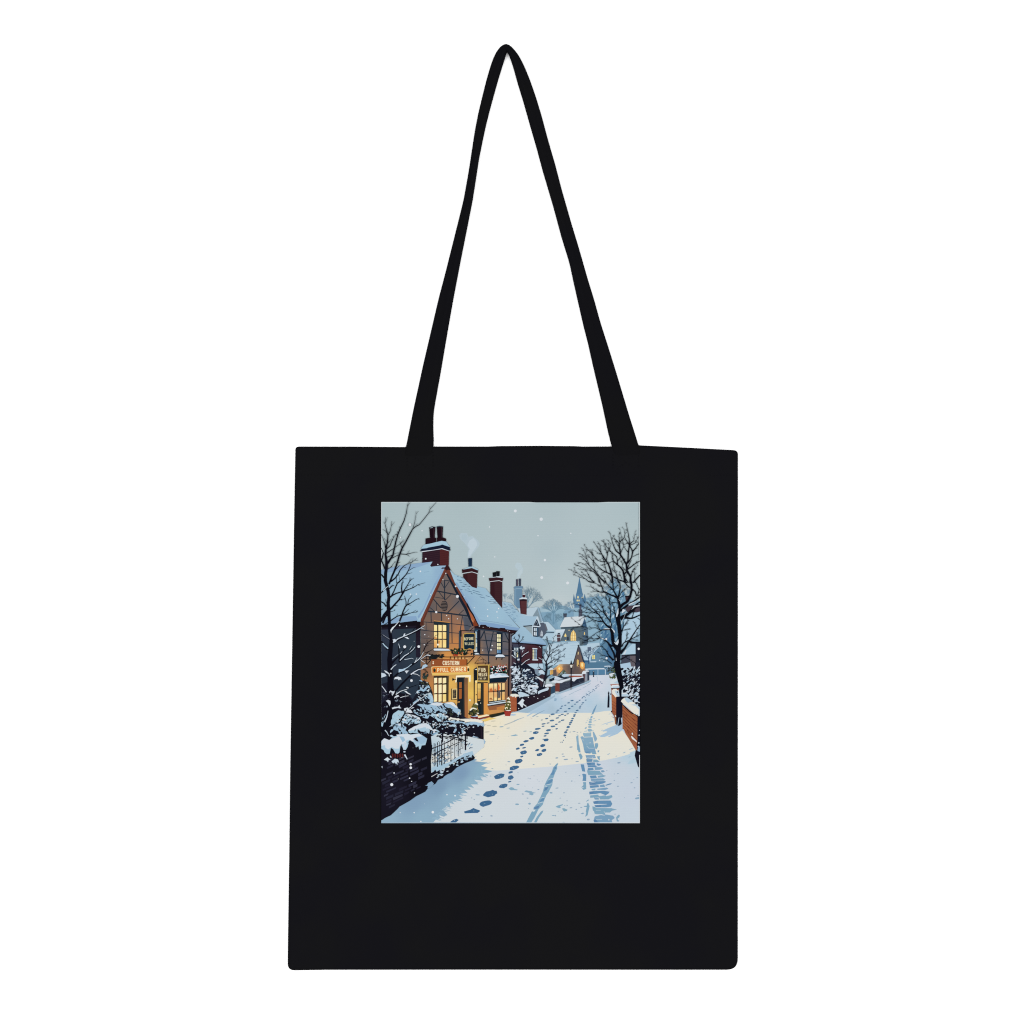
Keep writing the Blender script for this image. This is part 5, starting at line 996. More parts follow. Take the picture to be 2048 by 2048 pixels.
T3("1590 1540 26 1700 1460 18 1800 1380 14 1890 1340 10", 3, 80, 157); T3("1600 1500 18 1650 1400 10 1690 1320 4", 2, 70, 158); T3("1680 1680 18 1720 1540 8 1800 1480 4", 4, 90, 159); T3("1720 1830 26 1800 1740 24 1890 1640 20"); T3("1760 1760 10 1760 1600 6 1730 1580 3", 4, 70, 160); T3("1450 1240 26 1430 1080 22 1420 980 18 1440 920 12 1530 830 12 1545 740 9 1520 640 4", 4, 90, 161)
T3("1425 990 14 1390 930 10 1310 840 6 1290 780 3", 3, 80, 162); T3("1425 930 12 1415 820 7 1410 740 4", 3, 70, 163); T3("1445 1180 14 1490 1080 10 1520 1020 9 1510 960 8 1480 860 6 1450 730 5 1425 610 3", 5, 80, 164); T3("1470 1220 10 1400 1330 14 1380 1340 12"); T3("1450 1100 12 1360 960 7 1340 900 4", 3, 70, 165); T3("1500 1000 7 1590 960 4", 2, 50)
T3("1550 1830 44 1530 1690 36 1500 1560 30 1440 1480 26 1380 1430 22 1290 1350 20 1260 1280 12 1265 1130 4", 4, 80, 166); T3("1385 1430 16 1375 1320 14 1360 1250 14 1280 1180 12 1200 1110 10 1120 1000 7 1035 880 3", 5, 90, 167); T3("1200 1110 9 1190 1000 5 1190 960 3", 2, 50); T3("1200 1090 9 1240 970 6 1130 860 3", 2, 60)
T3("1530 1640 22 1580 1580 20"); T3("1280 1350 10 1190 1390 8 1060 1440 5 1010 1440 3", 3, 50, 168); T3("1290 1370 10 1300 1500 8 1330 1570 6", 3, 80, 169); T3("1480 1500 10 1490 1420 7 1470 1340 3", 4, 70, 170); T3("1500 1480 9 1570 1580 9", 1, 40)
T3("1270 1830 30 1260 1680 34 1210 1500 26 1170 1400 24 1130 1350 22 1070 1260 18 1020 1170 13 930 1040 8 850 900 4", 6, 100, 171); T3("1130 1340 16 1160 1200 12 1110 1050 8 1070 870 3", 5, 90, 172); T3("1120 1350 14 1040 1365 12 960 1340 10 860 1240 8 780 1090 4", 4, 90, 173); T3("1150 1200 10 1190 1090 8", 1, 40); T3("1020 1180 10 990 1000 7 960 930 3", 3, 60, 174); T3("1020 1190 8 960 1170 6 900 1140 3", 2, 50)
T3("1260 1680 28 1210 1630 24 1140 1600 20 1060 1560 16 970 1490 12 870 1380 10 760 1260 7 730 1230 3", 7, 90, 175); T3("1140 1600 14 1110 1480 12 1070 1320 10 1050 1230 7", 3, 60, 176); T3("870 1380 8 830 1270 6 800 1170 4 840 1070 3", 3, 70, 177); T3("860 1240 7 760 1130 6 640 1000 3", 4, 70, 178); T3("890 1580 12 860 1440 8 840 1330 5", 3, 60, 179)
T3("1110 1830 26 1000 1720 24 950 1650 20 890 1580 17 770 1460 13 680 1350 9 570 1240 3", 6, 90, 180); T3("760 1450 9 710 1310 8 660 1170 6 620 1070 3", 4, 80, 181); T3("700 1310 6 610 1220 5 530 1170 3", 3, 50, 182); T3("950 1690 18 860 1590 14 790 1550 11 680 1440 8 590 1390 5 520 1370 3", 5, 80, 183); T3("800 1560 9 650 1530 7 520 1530 3", 3, 60, 184); T3("670 1530 6 500 1440 5 420 1410 3", 3, 50, 185)
T3("980 1830 18 950 1700 18"); T3("860 1810 22 800 1760 18 720 1620 8 690 1540 4", 3, 60, 186); T3("870 1820 18 740 1800 14 670 1740 10 490 1610 7 410 1580 5 300 1520 3", 5, 60, 187); T3("670 1740 8 540 1700 5 390 1630 3", 3, 50, 188); T3("490 1610 6 440 1550 5 410 1480 3", 2, 50); T3("790 1740 9 650 1660 6 590 1570 3", 3, 60, 189); T3("1130 1830 20 1080 1700 9 1020 1640 3", 3, 60, 190)
T3("1250 1830 14 1190 1700 8 1140 1670 3", 3, 60, 191); T3("1400 1830 22 1380 1740 18 1340 1600 12 1250 1520 5", 4, 80, 192); T3("1600 1830 14 1520 1800 22 1400 1760 22 1290 1690 22"); T3("1620 1830 12 1560 1740 18 1540 1700 16"); T3("1480 1750 10 1440 1650 6 1420 1580 3", 3, 50, 193); T3("1540 1720 10 1600 1620 5 1620 1590 3", 3, 50, 194)
# snow caught in the forks
sn = (204, 216, 226)
for s in ("1385 590 1400 560 1400 680 1370 760 1345 760 1355 690", "1210 880 1225 890 1225 960 1205 930", "1235 1000 1270 1020 1325 1075 1310 1120 1280 1060", "1060 1030 1110 1010 1205 1015 1205 1030 1110 1030", "1300 1310 1340 1330 1400 1250 1405 1320 1380 1380 1340 1365", "980 1210 1060 1230 1110 1270 1060 1250", "1500 580 1560 620 1480 680 1470 660", "1740 510 1870 500 1870 520 1760 540 1690 600", "1620 480 1800 400 1790 420 1640 500", "1400 365 1445 400 1440 425"): F(6, sn, s)
L(6, sn, 14, "1352 1730 1348 1660", 6); L(6, sn, 8, "1460 870 1520 780 1570 640", 4)

# ---- left-hand planting, garden wall, rail and tree
bk = (22, 20, 32)
sb = [(152, 188, 214), (166, 200, 220)]; sw = (208, 218, 228)
F(7, (30, 32, 48), "30 420 160 380 420 640 620 620 720 760 820 600 860 420 900 340 1060 380 1110 480 1160 600 1180 820 1300 840 1650 830 1790 1100 1932 1180 2290 1240 2290 1822 1100 1900 30 1900")
F(7, bk, "30 860 300 600 600 640 760 880 1060 880 1340 880 1420 1000 1700 1050 1900 1250 2280 1260 2290 1800 1700 1700 1300 1900 30 1900")
flecks(7, [(40, 40, 58), (120, 140, 160), (60, 60, 80), (190, 204, 216)], "60 600 420 560 700 700 700 1000 300 1000 60 1000", 70, 10, 30, None, 201, .4)
# conifer in front of the inn wall
F(7, (26, 30, 42), "870 380 960 340 1060 380 1110 470 1160 600 1180 800 1120 900 760 900 720 800 820 620"); flecks(7, [(50, 56, 44), (24, 28, 40), (70, 76, 50)], "880 380 1060 380 1160 620 1060 560 960 440", 40, 14, 34, None, 203)
for s in ("780 640 830 560 890 540 880 480 920 500 960 540 1010 480 1080 450 1110 510 1050 500 1010 560 960 590 900 560 840 590", "860 340 920 335 940 370 900 360", "1020 560 1090 540 1080 590 1040 580", "960 680 1040 620 1120 610 1160 680 1185 800 1150 840 1120 760 1060 690 1000 720", "720 840 780 790 850 760 830 810 740 860", "1030 700 1110 700 1170 800 1150 900 1060 820 1100 780"): F(7, rnd.choice(sb), s)
F(7, (196, 212, 220), "1030 640 1100 610 1130 640 1060 670"); F(7, (230, 228, 214), "1010 370 1050 380 1050 400"); F(7, (214, 220, 214), "1040 560 1085 565 1080 590 1050 580"); flecks(7, [(150, 188, 212), (200, 214, 224), (30, 34, 46)], "860 460 1080 420 1170 760 1080 880 840 840 800 660", 60, 14, 36, .6, 204)
# big snow-laden bushes
for c, s in ((sb[0], "820 880 900 860 1060 880 1180 830 1340 840 1400 900 1500 1030 1460 1080 1420 1050 1350 1060 1300 1000 1220 1040 1180 980 1100 1060 1050 1020 1010 1040 1000 980 880 1000 900 930"),
             (sb[0], "1400 850 1600 820 1680 900 1720 960 1780 990 1770 1080 1740 1100 1680 1060 1640 1040 1600 1060 1600 980 1560 960 1440 920"), (sw, "1080 880 1180 830 1340 830 1400 850 1360 880 1260 910 1160 880"), ((222, 226, 226), "1420 830 1560 815 1640 840 1690 900 1720 950 1640 920 1560 870"),
             (sb[0], "740 1050 790 1040 880 1110 1060 1060 1100 1100 1060 1180 980 1170 900 1130 820 1100"), (sb[1], "1100 1110 1180 1060 1250 1090 1300 1060 1390 1070 1500 1150 1450 1200 1380 1210 1330 1240 1280 1250 1240 1190 1180 1160"), ((220, 224, 224), "1240 1090 1280 1080 1310 1130 1260 1140"), ((214, 220, 224), "1360 1075 1420 1070 1520 1150 1480 1160"),
             (sb[1], "280 1100 330 1050 400 1000 520 1010 560 1080 700 1100 860 1150 910 1220 880 1290 800 1300 680 1290 640 1330 560 1280 480 1290 380 1280 250 1320 240 1260 270 1180"), (sw, "560 1080 640 1080 760 1110 880 1160 890 1210 800 1190 680 1140"), ((214, 222, 230), "530 960 600 940 650 970 720 1050 640 1050 560 1060"),
             (sb[0], "290 1420 330 1320 420 1290 520 1320 580 1370 560 1440 620 1500 600 1560 520 1540 430 1520 400 1460"), ((200, 210, 222), "390 1300 450 1290 480 1330 420 1340"),
             (sb[1], "620 1440 700 1390 860 1310 960 1290 1060 1300 1130 1370 1170 1440 1230 1420 1350 1500 1320 1540 1240 1560 1220 1660 1150 1640 1130 1560 1060 1500 940 1470 760 1500 640 1500"), (sw, "700 1390 800 1340 860 1310 960 1288 1060 1300 1130 1365 1170 1430 1220 1410 1250 1450 1200 1520 1120 1490 1110 1430 1000 1370 880 1400 760 1430 620 1450"),
             (sb[0], "1350 1500 1380 1530 1330 1560"), (sb[0], "1380 1270 1480 1210 1540 1180 1700 1200 1760 1250 1932 1250 2080 1260 2290 1270 2310 1340 2240 1370 2180 1310 2100 1340 2020 1300 1932 1340 1850 1300 1780 1280 1640 1290 1500 1250"), ((226, 226, 214), "1500 1190 1560 1145 1660 1170 1800 1190 1932 1185 2060 1190 2200 1210 2280 1245 2260 1270 2100 1240 1932 1260 1800 1230 1680 1220 1540 1230"),
             (sb[1], "1390 1320 1460 1290 1470 1330 1400 1340"), (sb[1], "1500 1350 1600 1310 1690 1320 1650 1370 1560 1360")):
    p = nums(s); q = []
    r = random.Random(int(p[0] * 7 + p[1])); n = len(p) // 2
    for i in range(n):        # ragged leaf edge
        x0, y0, x1, y1 = p[2 * i], p[2 * i + 1], p[(2 * i + 2) % (2 * n)], p[(2 * i + 3) % (2 * n)]
        q += [x0, y0]; d = math.hypot(x1 - x0, y1 - y0); m = int(d / 34)
        for j in range(1, m): f = j / m; o = r.uniform(-1, 1) * 11; q += [x0 + (x1 - x0) * f - (y1 - y0) / d * o, y0 + (y1 - y0) * f + (x1 - x0) / d * o]
    F(7, c, q)
flecks(7, [bk, bk, (40, 40, 56)], "280 1080 560 1060 880 1200 840 1300 500 1300 260 1300", 26, 18, 50, -.4, 211, .35); flecks(7, [bk, (34, 36, 52)], "860 920 1420 900 1500 1040 1440 1080 1000 1060", 34, 16, 46, .7, 212, .35); flecks(7, [bk, bk], "320 1340 560 1320 600 1520 420 1520", 14, 20, 50, None, 213, .4); flecks(7, [bk], "640 1430 1130 1440 1330 1520 1200 1640 1100 1540", 16, 24, 60, None, 214, .4)
flecks(7, [bk], "1400 1180 1900 1220 2280 1290 2260 1340 1500 1280", 30, 14, 40, -.4, 215, .4); flecks(7, sb + [(206, 216, 226)], "60 1000 160 1000 180 1300 60 1500", 20, 20, 60, -1.1, 216, .4); flecks(7, sb + [sw], "900 1220 1400 1240 1900 1320 2250 1380 2200 1440 1240 1420 1000 1260", 36, 12, 34, None, 217, .5); flecks(7, sb, "760 950 1000 1000 1380 1070 1330 1060 900 1080 740 1040", 22, 14, 40, .8, 218, .4)
flecks(7, [(30, 36, 44), (46, 52, 44)], "1430 920 1560 960 1640 1060 1760 1120 1700 1150 1500 1100", 30, 18, 40, None, 219, .5); flecks(7, [(226, 222, 200), (170, 200, 218)], "1680 1000 1780 980 1810 1110 1720 1140", 10, 12, 26, None, 220, .5)
flecks(7, [bk, (36, 38, 54)], "1100 1080 1500 1100 1500 1220 1280 1250", 26, 12, 34, .6, 251, .4); flecks(7, [bk], "740 1060 1060 1070 1080 1170 900 1140", 18, 12, 34, .7, 252, .4); flecks(7, [sb[1], sw], "700 1240 1300 1240 1380 1420 1150 1380 900 1300", 26, 10, 26, None, 253, .5); flecks(7, [(120, 160, 192), (226, 230, 234)], "280 1100 560 1080 880 1180 860 1280 480 1280 260 1290", 40, 10, 30, -.4, 254, .35); flecks(7, [(120, 160, 192)], "640 1460 1100 1440 1320 1520 1200 1600", 24, 12, 34, -.3, 255, .35)
# dark wall block beside the path (tile 8) 
F(8, (24, 22, 34), "0 1330 60 1290 200 1300 330 1340 340 1500 335 1640 310 1720 240 1660 60 1620 0 1600"); F(8, (38, 30, 42), "290 1330 325 1345 330 1640 300 1650"); F(8, (160, 192, 216), "0 1300 80 1240 200 1250 350 1280 360 1310 300 1350 280 1320 230 1370 210 1320 130 1310 90 1330 40 1310 0 1370"); F(8, (232, 228, 214), "-60 1200 0 1200 150 1200 300 1220 360 1262 300 1280 160 1250 60 1250 -60 1270")
F(8, (150, 184, 212), "0 1640 60 1600 140 1630 200 1610 250 1640 310 1690 300 1730 340 1690 400 1680 380 1740 240 1790 0 1840"); L(8, (30, 30, 46), 14, "0 1700 220 1735"); D(8, (206, 218, 230), "130 1370 18 145 1518 10 0 1420 8"); F(8, (160, 190, 214), "105 1590 130 1560 170 1580 250 1595 200 1605")
# ground behind the rail
G(10, idw(10, "1200 300 224 222 212 1500 250 226 224 214 1700 100 200 214 222 1300 450 164 194 214 1250 100 170 200 220 1600 0 214 220 220"), "1120 -180 1240 -240 1380 -250 1900 -200 2290 -120 2300 40 2050 240 1800 330 1500 500 1300 600 1130 600", 6)
flecks(10, [(160, 194, 216), (30, 34, 48), (150, 186, 210), (90, 110, 134)], "1140 -100 1400 -160 1880 -160 2100 40 1800 260 1500 420 1140 500", 70, 14, 46, -.5, 231, .35)
F(10, (160, 194, 216), "1140 500 1300 450 1500 390 1700 280 1900 180 2040 130 2080 240 1900 300 1700 360 1500 470 1300 570 1140 600")
F(10, bk, "1125 620 1180 590 1220 540 1250 590 1330 540 1420 570 1440 500 1520 500 1580 420 1640 420 1720 320 1800 290 1900 340 1940 280 2020 260 2040 210 2100 280 2060 330 1960 370 1880 400 1760 460 1690 500 1580 610 1500 640 1420 690 1390 730 1280 770 1230 850 1180 880 1130 830")
flecks(10, [(164, 194, 214), (190, 208, 222)], "1180 680 1300 560 1420 520 1500 580 1400 640 1260 740", 18, 18, 44, -.5, 232, .4); flecks(10, [bk], "1500 460 1700 330 2000 200 1960 300 1700 420", 24, 16, 40, -.5, 233, .45); flecks(10, [(170, 200, 220)], "1560 480 1760 330 1980 240 2060 270 1800 400 1600 500", 14, 16, 40, -.4, 234, .4)
L(10, (170, 200, 222), 26, "1520 420 1700 320 1900 190", 18); L(10, (206, 206, 206), 16, "1135 700 1270 622", 10); F(10, (40, 110, 150), "-900 0 -900 0 -900 0")
B(10, (26, 28, 42), "1240 380 16 1320 290 12 1400 200 8 1520 120 4", 5, 80, 235); B(10, (26, 28, 42), "1500 340 14 1440 290 9 1390 270 4", 2, 60, 236); B(10, (26, 28, 42), "1140 330 12 1200 300 8 1280 250 4", 3, 60, 237)
# iron rail
ir = (24, 22, 34)
for x, y0, y1, wv in ((1195, -40, 470, 16), (1268, -60, 480, 18), (1362, -110, 450, 24), (1420, -90, 420, 14), (1565, -150, 370, 16), (1650, -160, 280, 14), (1738, -180, 250, 16), (1800, -190, 40, 10), (1885, -210, 110, 34), (1150, 0, 400, 8), (1610, -160, 60, 8)): L(10, ir, wv, [x, y0, x + 2, y1])
L(10, ir, 26, "1120 90 1340 0 1500 -70 1700 -180 1870 -265"); L(10, (206, 216, 226), 8, "1190 48 1420 -48 1640 -160 1850 -262"); L(10, ir, 14, "1150 215 1400 100 1560 20 1800 -80"); L(7, ir, 34, "1385 1490 1378 1700"); L(7, ir, 22, "1260 1560 1500 1590 1700 1600 1932 1690"); L(7, (190, 206, 220), 14, "1400 1470 1480 1500 1550 1545", 6)
L(8, ir, 24, "-10 1500 -10 1640"); L(7, ir, 22, "1870 1440 2010 1370 2080 1340"); L(7, (206, 216, 226), 8, "1850 1430 1990 1365")
flecks(7, [bk, (24, 26, 40)], "1180 1420 1700 1400 1900 1460 1850 1560 1600 1600 1300 1560", 30, 24, 70, -.3, 239, .35); flecks(7, [sw, sb[0]], "1500 1430 1800 1400 1900 1500 1600 1580", 16, 12, 36, None, 240, .5)
flecks(10, [bk, (40, 48, 66), (104, 136, 164)], "1150 250 1420 60 1560 60 1500 330 1300 420 1150 440", 34, 18, 60, -.7, 241, .22)
for x, y0, y1, wv in ((1225, -30, 450, 8), (1315, -70, 440, 8), (1500, -120, 330, 9), (1700, -170, 240, 8), (1770, -180, 200, 7), (1830, -195, 90, 9)): L(10, ir, wv, [x, y0, x + 2, y1])
flecks(7, [bk], "1240 1540 1600 1580 1900 1660 1900 1700 1600 1640 1240 1600", 24, 14, 44, .2, 242, .3)
# garden wall, front left
gw = idw(10, "60 500 22 20 32 600 400 22 20 30 1000 300 18 18 28 300 1000 26 24 38 900 800 18 16 26")
G(10, gw, "20 -200 1120 -250 1150 60 1125 350 1130 620 1130 830 1050 880 1060 950 1000 1030 800 1130 660 1230 430 1360 390 1410 240 1550 110 1610 40 1660 20 1660", 8)
bc = [(44, 44, 64), (38, 38, 56), (50, 50, 68), (34, 32, 50)]
r = random.Random(5)
yy = 300
for row in range(22):
    y0 = 260 + row * 74; x = 30 - r.uniform(0, 160)
    while x < 1100:
        l = r.uniform(90, 240); h = r.uniform(38, 58); x1 = x + l
        sl = -.44
        if r.random() < .86 - .00025 * x:
            pa = [(x, y0 + sl * x), (x1, y0 + sl * x1), (x1 - 6, y0 + h + sl * x1), (x + 5, y0 + h + sl * x)]
            if all(y < 1640 - .68 * X - 30 - 0.06 * X and X > 24 and X < 1110 and y > 210 for X, y in pa):
                F(10, r.choice(bc), [q + r.uniform(-7, 7) for a in pa for q in a])
        x = x1 + r.uniform(22, 40)
for i in range(5): F(10, (92, 34, 34), [262 + i * 54, 195 + 2 * i, 292 + i * 54, 180, 300 + i * 54, 255 + i, 272 + i * 54, 300 - i * 3])
# snow on the wall
for c, s in ((sb[1], "30 80 30 -80 80 -140 200 -100 300 -190 420 -210 600 -220 860 -260 960 -200 1040 -140 1020 -60 1000 0 920 10 900 80 870 100 850 20 800 50 740 -20 640 -80 610 40 570 110 520 100 490 30 450 20 430 160 400 190 340 180 290 90 240 60 215 190 150 200 100 160 80 110"),
             (sw, "30 20 40 -100 100 -150 200 -110 320 -160 450 -200 620 -200 720 -230 860 -250 960 -180 880 -150 800 -140 740 -80 640 -120 560 -90 600 0 500 -20 440 20 420 80 330 80 260 40 180 100 120 60 110 0")): F(10, c, s)
F(10, sb[0], "720 -120 820 -180 960 -200 1030 -140 1000 -60 920 -20 800 -60"); F(10, sb[0], "420 -200 520 -180 560 -110 500 -60 470 -120"); F(10, sw, "360 -230 620 -250 700 -220 600 -190 380 -190")
F(10, bk, "740 -140 800 -170 840 -110 850 -70 800 -90"); F(10, bk, "600 -40 660 -110 740 -60 800 30 740 10 640 -60"); F(10, (190, 208, 224), "600 -30 560 100 520 110 500 20 540 -60")
F(10, bk, "470 -30 490 60 450 40"); F(10, (204, 218, 228), "85 325 165 268 235 325 190 330 180 380 150 345"); F(10, (196, 214, 228), "255 360 330 300 400 320 420 390 380 370 385 440 355 400 330 410 325 380 290 405"); F(10, (206, 218, 230), "525 215 560 205 610 310 595 315"); F(10, (196, 210, 226), "510 145 550 130 570 155 530 165"); F(10, (190, 206, 222), "215 240 235 235 260 270 240 285")
F(10, edge(860, 1572), "995 890 1040 880 1060 840 1140 800 1190 850 1160 900 1090 960 1050 950 1060 905")
flecks(10, [(140, 150, 160)], "30 300 60 300 50 500 30 500", 2, 20, 40, 1.4, 250)

# left tree
LT = (16, 15, 26)
def T1(s, tw=0, tl=0, seed=None, **k): B(1, LT, heavy(s, 1.12), tw, tl, seed, **k)
def T4(s, tw=0, tl=0, seed=None, **k): B(4, LT, heavy(s, 1.1), tw, tl, seed, **k)
T1("20 5110 170 120 4960 150 190 4780 130 230 4560 110 245 4340 130 230 4100 116 225 3800 92 210 3520 86 230 3330 80 250 3130 70 215 2900 56 205 2640 56 190 2420 70 180 2300 62 195 2150 56 180 2010 62 150 1900 60 118 1780 62 125 1620 60 145 1460 56 140 1330 44 120 1200 38 135 1060 32 165 930 22 175 780 18 140 650 14 112 520 9 125 380 4", 0)
T1("112 530 7 80 480 3"); T1("125 500 6 165 370 3"); T1("178 780 12 225 690 10 250 560 8 255 460 4"); T1("250 570 6 325 480 3"); T1("170 760 10 130 690 7 55 640 3")
T1("150 1420 44 200 1350 38 285 1220 30 320 1050 26 355 900 24 395 760 22 440 645 20 530 460 17 580 290 13 605 140 9 625 40 5"); T1("440 640 9 435 580 5"); T1("395 740 9 380 690 5"); T1("605 140 6 665 50 4"); T1("582 300 5 605 305 4")
T1("200 1860 34 260 1700 32 330 1540 34 385 1370 30 430 1210 30 490 1060 28 570 920 24 640 790 22 720 640 18 800 580 14 860 550 13 930 470 12 1080 280 11 1105 200 8 1160 140 8 1240 50 6"); T1("1090 275 7 1175 235 4"); T1("1105 190 5 1100 140 3"); T1("725 630 11 765 500 9 795 310 6 795 240 3"); T1("795 305 5 850 245 3"); T1("790 580 6 825 510 3"); T1("490 1060 14 465 1000 8 430 910 4"); T1("500 1110 9 535 1105 4")
T1("430 1190 14 580 1200 12 700 1170 9 790 1150 5 830 1165 3"); T1("580 1200 8 655 1245 5"); T1("600 1190 5 650 1110 3")
T1("140 1180 14 240 1110 14 330 1050 9 440 970 7 530 870 4"); T1("460 960 5 540 895 3"); T1("150 1270 12 250 1220 8 370 1170 4", 2, 60, 301); T1("260 1290 14 350 1240 12 430 1200 10"); T1("150 1080 18 220 1010 16 260 900 10 310 810 8 360 740 4", 3, 70, 302); T1("160 970 8 210 910 6 255 850 3"); T1("125 1060 20 100 940 12 60 830 8 20 740 6"); T1("150 930 6 95 840 3"); T1("80 1190 16 50 1110 14 20 1040 10"); T1("70 1180 18 50 1280 22 20 1360 24"); T1("110 1530 22 70 1420 22 30 1330 26"); T1("90 1720 26 30 1640 24")
T1("145 1540 14 250 1480 10 300 1400 7 345 1360 4", 2, 50, 303); T1("380 1400 10 450 1370 4"); T1("350 1530 12 400 1480 9 445 1430 4"); T1("400 1660 12 440 1660 5"); T1("365 1830 8 365 1640 4"); T1("430 1770 9 425 1680 4")
T1("240 1800 30 330 1730 24 400 1640 20 450 1540 16 520 1460 13 620 1400 10 710 1370 9 770 1320 7 825 1280 3"); T1("630 1390 6 695 1295 3"); T1("710 1365 6 735 1270 3"); T1("770 1335 5 850 1330 3"); T1("510 1480 7 580 1495 4"); T1("400 1830 24 490 1740 20 580 1640 17 630 1550 14 670 1450 10 690 1370 7"); T1("580 1640 9 710 1605 4"); T1("640 1555 9 740 1495 6 785 1495 3"); T1("500 1740 9 600 1740 4"); T1("510 1830 14 505 1760 8"); T1("630 1830 12 680 1770 8 750 1720 4"); T1("650 1800 6 665 1710 3")
T4("180 620 44 260 560 36 340 470 32 420 380 30 490 260 28 540 190 22 640 150 16 740 110 14 830 50 10 1000 5 5"); T4("720 110 7 740 30 4"); T4("830 50 6 890 70 4"); T4("490 240 26 475 130 22 490 0 18"); T4("500 220 18 560 130 14 630 20 10 680 -60 6", 2, 60, 304); T4("580 90 7 690 35 4"); T4("400 400 14 480 370 10 550 365 6", 2, 50, 305); T4("330 510 12 395 515 5")
T4("215 330 34 280 280 26 360 240 22 480 205 20"); T4("250 300 20 310 190 20 350 90 20 390 0 22"); T4("190 150 22 240 100 16 310 55 6", 3, 60, 306); T4("150 100 30 90 160 22 20 240 16"); L(4, (196, 214, 226), 18, "70 180 130 120 180 80", 8); T4("140 530 30 90 460 24 20 420 20"); T4("140 460 8 125 360 4"); T4("180 620 60 90 720 50 20 860 50"); T4("180 690 34 120 760 30 60 900 30"); T4("20 610 14 70 580 6"); T4("230 650 10 290 630 6 335 615 3", 1, 40)
T4("200 870 24 280 810 20 380 745 18 480 715 16 600 700 12 720 660 10 820 655 4", 3, 90, 307); T4("370 745 8 390 685 3"); T4("720 660 6 800 605 3"); T4("430 860 30 475 750 28 510 640 24 560 530 24 590 500 22 700 440 14 790 380 12 870 345 4"); T4("575 515 16 575 420 12 540 290 5"); T4("610 490 14 630 380 10 710 280 4"); T4("510 700 14 570 650 8 640 580 4"); T4("620 490 9 680 505 4"); T4("480 740 12 580 720 8 680 670 5"); T4("200 870 14 110 920 10 30 960 8"); T4("830 360 6 875 375 3")
T4("240 1110 26 300 1000 22 380 920 22 440 850 24"); L(4, (214, 224, 232), 20, "245 1050 330 960 400 880 430 850", 10); F(4, (214, 224, 232), "230 1050 270 990 330 950 300 1010 255 1070 245 1120")
T4("250 1350 60 330 1300 52 480 1220 38 640 1150 30 830 1070 24 980 960 8"); T4("700 1110 12 740 1040 8 790 980 4"); L(4, (204, 218, 230), 22, "290 1330 400 1240 520 1190 680 1120 820 1050 990 950", 10); F(4, (204, 216, 228), "280 1260 320 1245 370 1270 350 1310 300 1330"); F(4, (204, 216, 228), "510 1180 530 1130 560 1120 550 1180"); F(4, (204, 216, 228), "540 1210 600 1200 650 1250 610 1245"); T4("860 1050 8 930 1010 6"); L(4, (196, 212, 226), 12, "910 1005 985 1030", 5)
T4("290 1290 24 170 1230 20 40 1150 16"); L(4, (150, 160, 176), 9, "60 1150 210 1250"); T4("170 1480 40 100 1380 30 30 1300 26"); L(4, (170, 200, 220), 20, "60 1340 110 1400 180 1460", 26)
T4("190 1850 60 320 1720 26 440 1600 24 520 1500 18 600 1420 6"); T4("430 1740 30 420 1540 18 410 1400 8"); L(4, (180, 196, 210), 8, "270 1690 400 1590", 6); T4("420 1760 26 520 1660 24 640 1580 20 740 1490 14 820 1430 4"); L(4, (204, 218, 230), 20, "440 1720 540 1620 640 1560 740 1470 770 1420", 8); T4("640 1580 12 690 1480 8 720 1390 3"); L(4, (204, 218, 230), 8, "655 1480 715 1395", 5); L(4, (190, 206, 220), 10, "410 1350 440 1450", 16); L(4, (190, 206, 220), 12, "440 1580 490 1520", 8)
T4("520 1700 14 620 1690 10 740 1690 4"); L(4, (190, 206, 220), 14, "540 1700 640 1685 700 1670 740 1690", 8)
# long low branches towards the inn
T4("660 1850 34 800 1760 28 900 1640 26 960 1520 22 990 1440 18 1060 1320 14 1180 1240 8 1240 1150 3", 4, 110, 310); T4("980 1560 14 1080 1520 9 1190 1470 4"); T4("1000 1600 14 1060 1540 10 1150 1480 4"); L(4, (208, 220, 230), 18, "760 1770 860 1690 910 1630 960 1530", 10); T4("890 1700 16 1030 1620 12 1120 1600 9 1370 1600 5"); L(4, (206, 218, 228), 12, "890 1700 1020 1610 1110 1605", 8); F(4, (206, 216, 226), "1020 1590 1060 1590 1120 1610 1100 1625"); L(4, (206, 218, 228), 12, "780 1740 820 1660", 6); L(4, (206, 218, 228), 14, "910 1720 990 1770", 8)
B(7, LT, "290 700 44 360 560 36 480 420 34 640 260 32 720 170 26 830 90 22 930 60 14 1130 40 6", 4, 90, 311); L(7, (208, 218, 230), 26, "680 210 760 150 850 100 950 80", 12); F(7, (170, 200, 222), "920 70 950 0 1010 -20 1060 20 990 60 930 90"); B(7, LT, "300 280 40 400 180 30 520 130 24 640 40 18 720 -40 10"); L(7, (170, 200, 220), 28, "420 150 500 100 600 60 700 -20", 12); F(7, (170, 200, 222), "415 90 520 90 590 60 540 120 410 165"); L(7, (200, 214, 226), 22, "240 100 300 30 360 -10", 12); F(7, (206, 216, 226), "545 130 590 120 650 125 610 150 595 190 575 170"); L(7, (214, 222, 230), 16, "730 190 820 205 880 245", 8)
F(7, (208, 218, 228), "310 320 330 270 400 255 460 275 475 330 440 315 420 340 390 310 340 310"); B(7, LT, "320 690 30 420 600 22 560 530 16 700 480 12 840 430 4", 2, 70, 312); L(7, (212, 222, 230), 20, "350 650 450 580 600 530", 10); F(7, (212, 222, 230), "570 490 600 480 640 500 620 520"); F(7, (206, 216, 226), "200 590 230 560 270 580 330 580 300 640 270 680 250 610 210 620"); F(7, (206, 216, 226), "310 740 330 690 400 660 430 690 340 720"); F(7, (214, 222, 230), "530 570 580 570 620 610 690 650 650 650 590 620"); L(7, (214, 222, 230), 14, "450 720 540 690 630 680", 8)
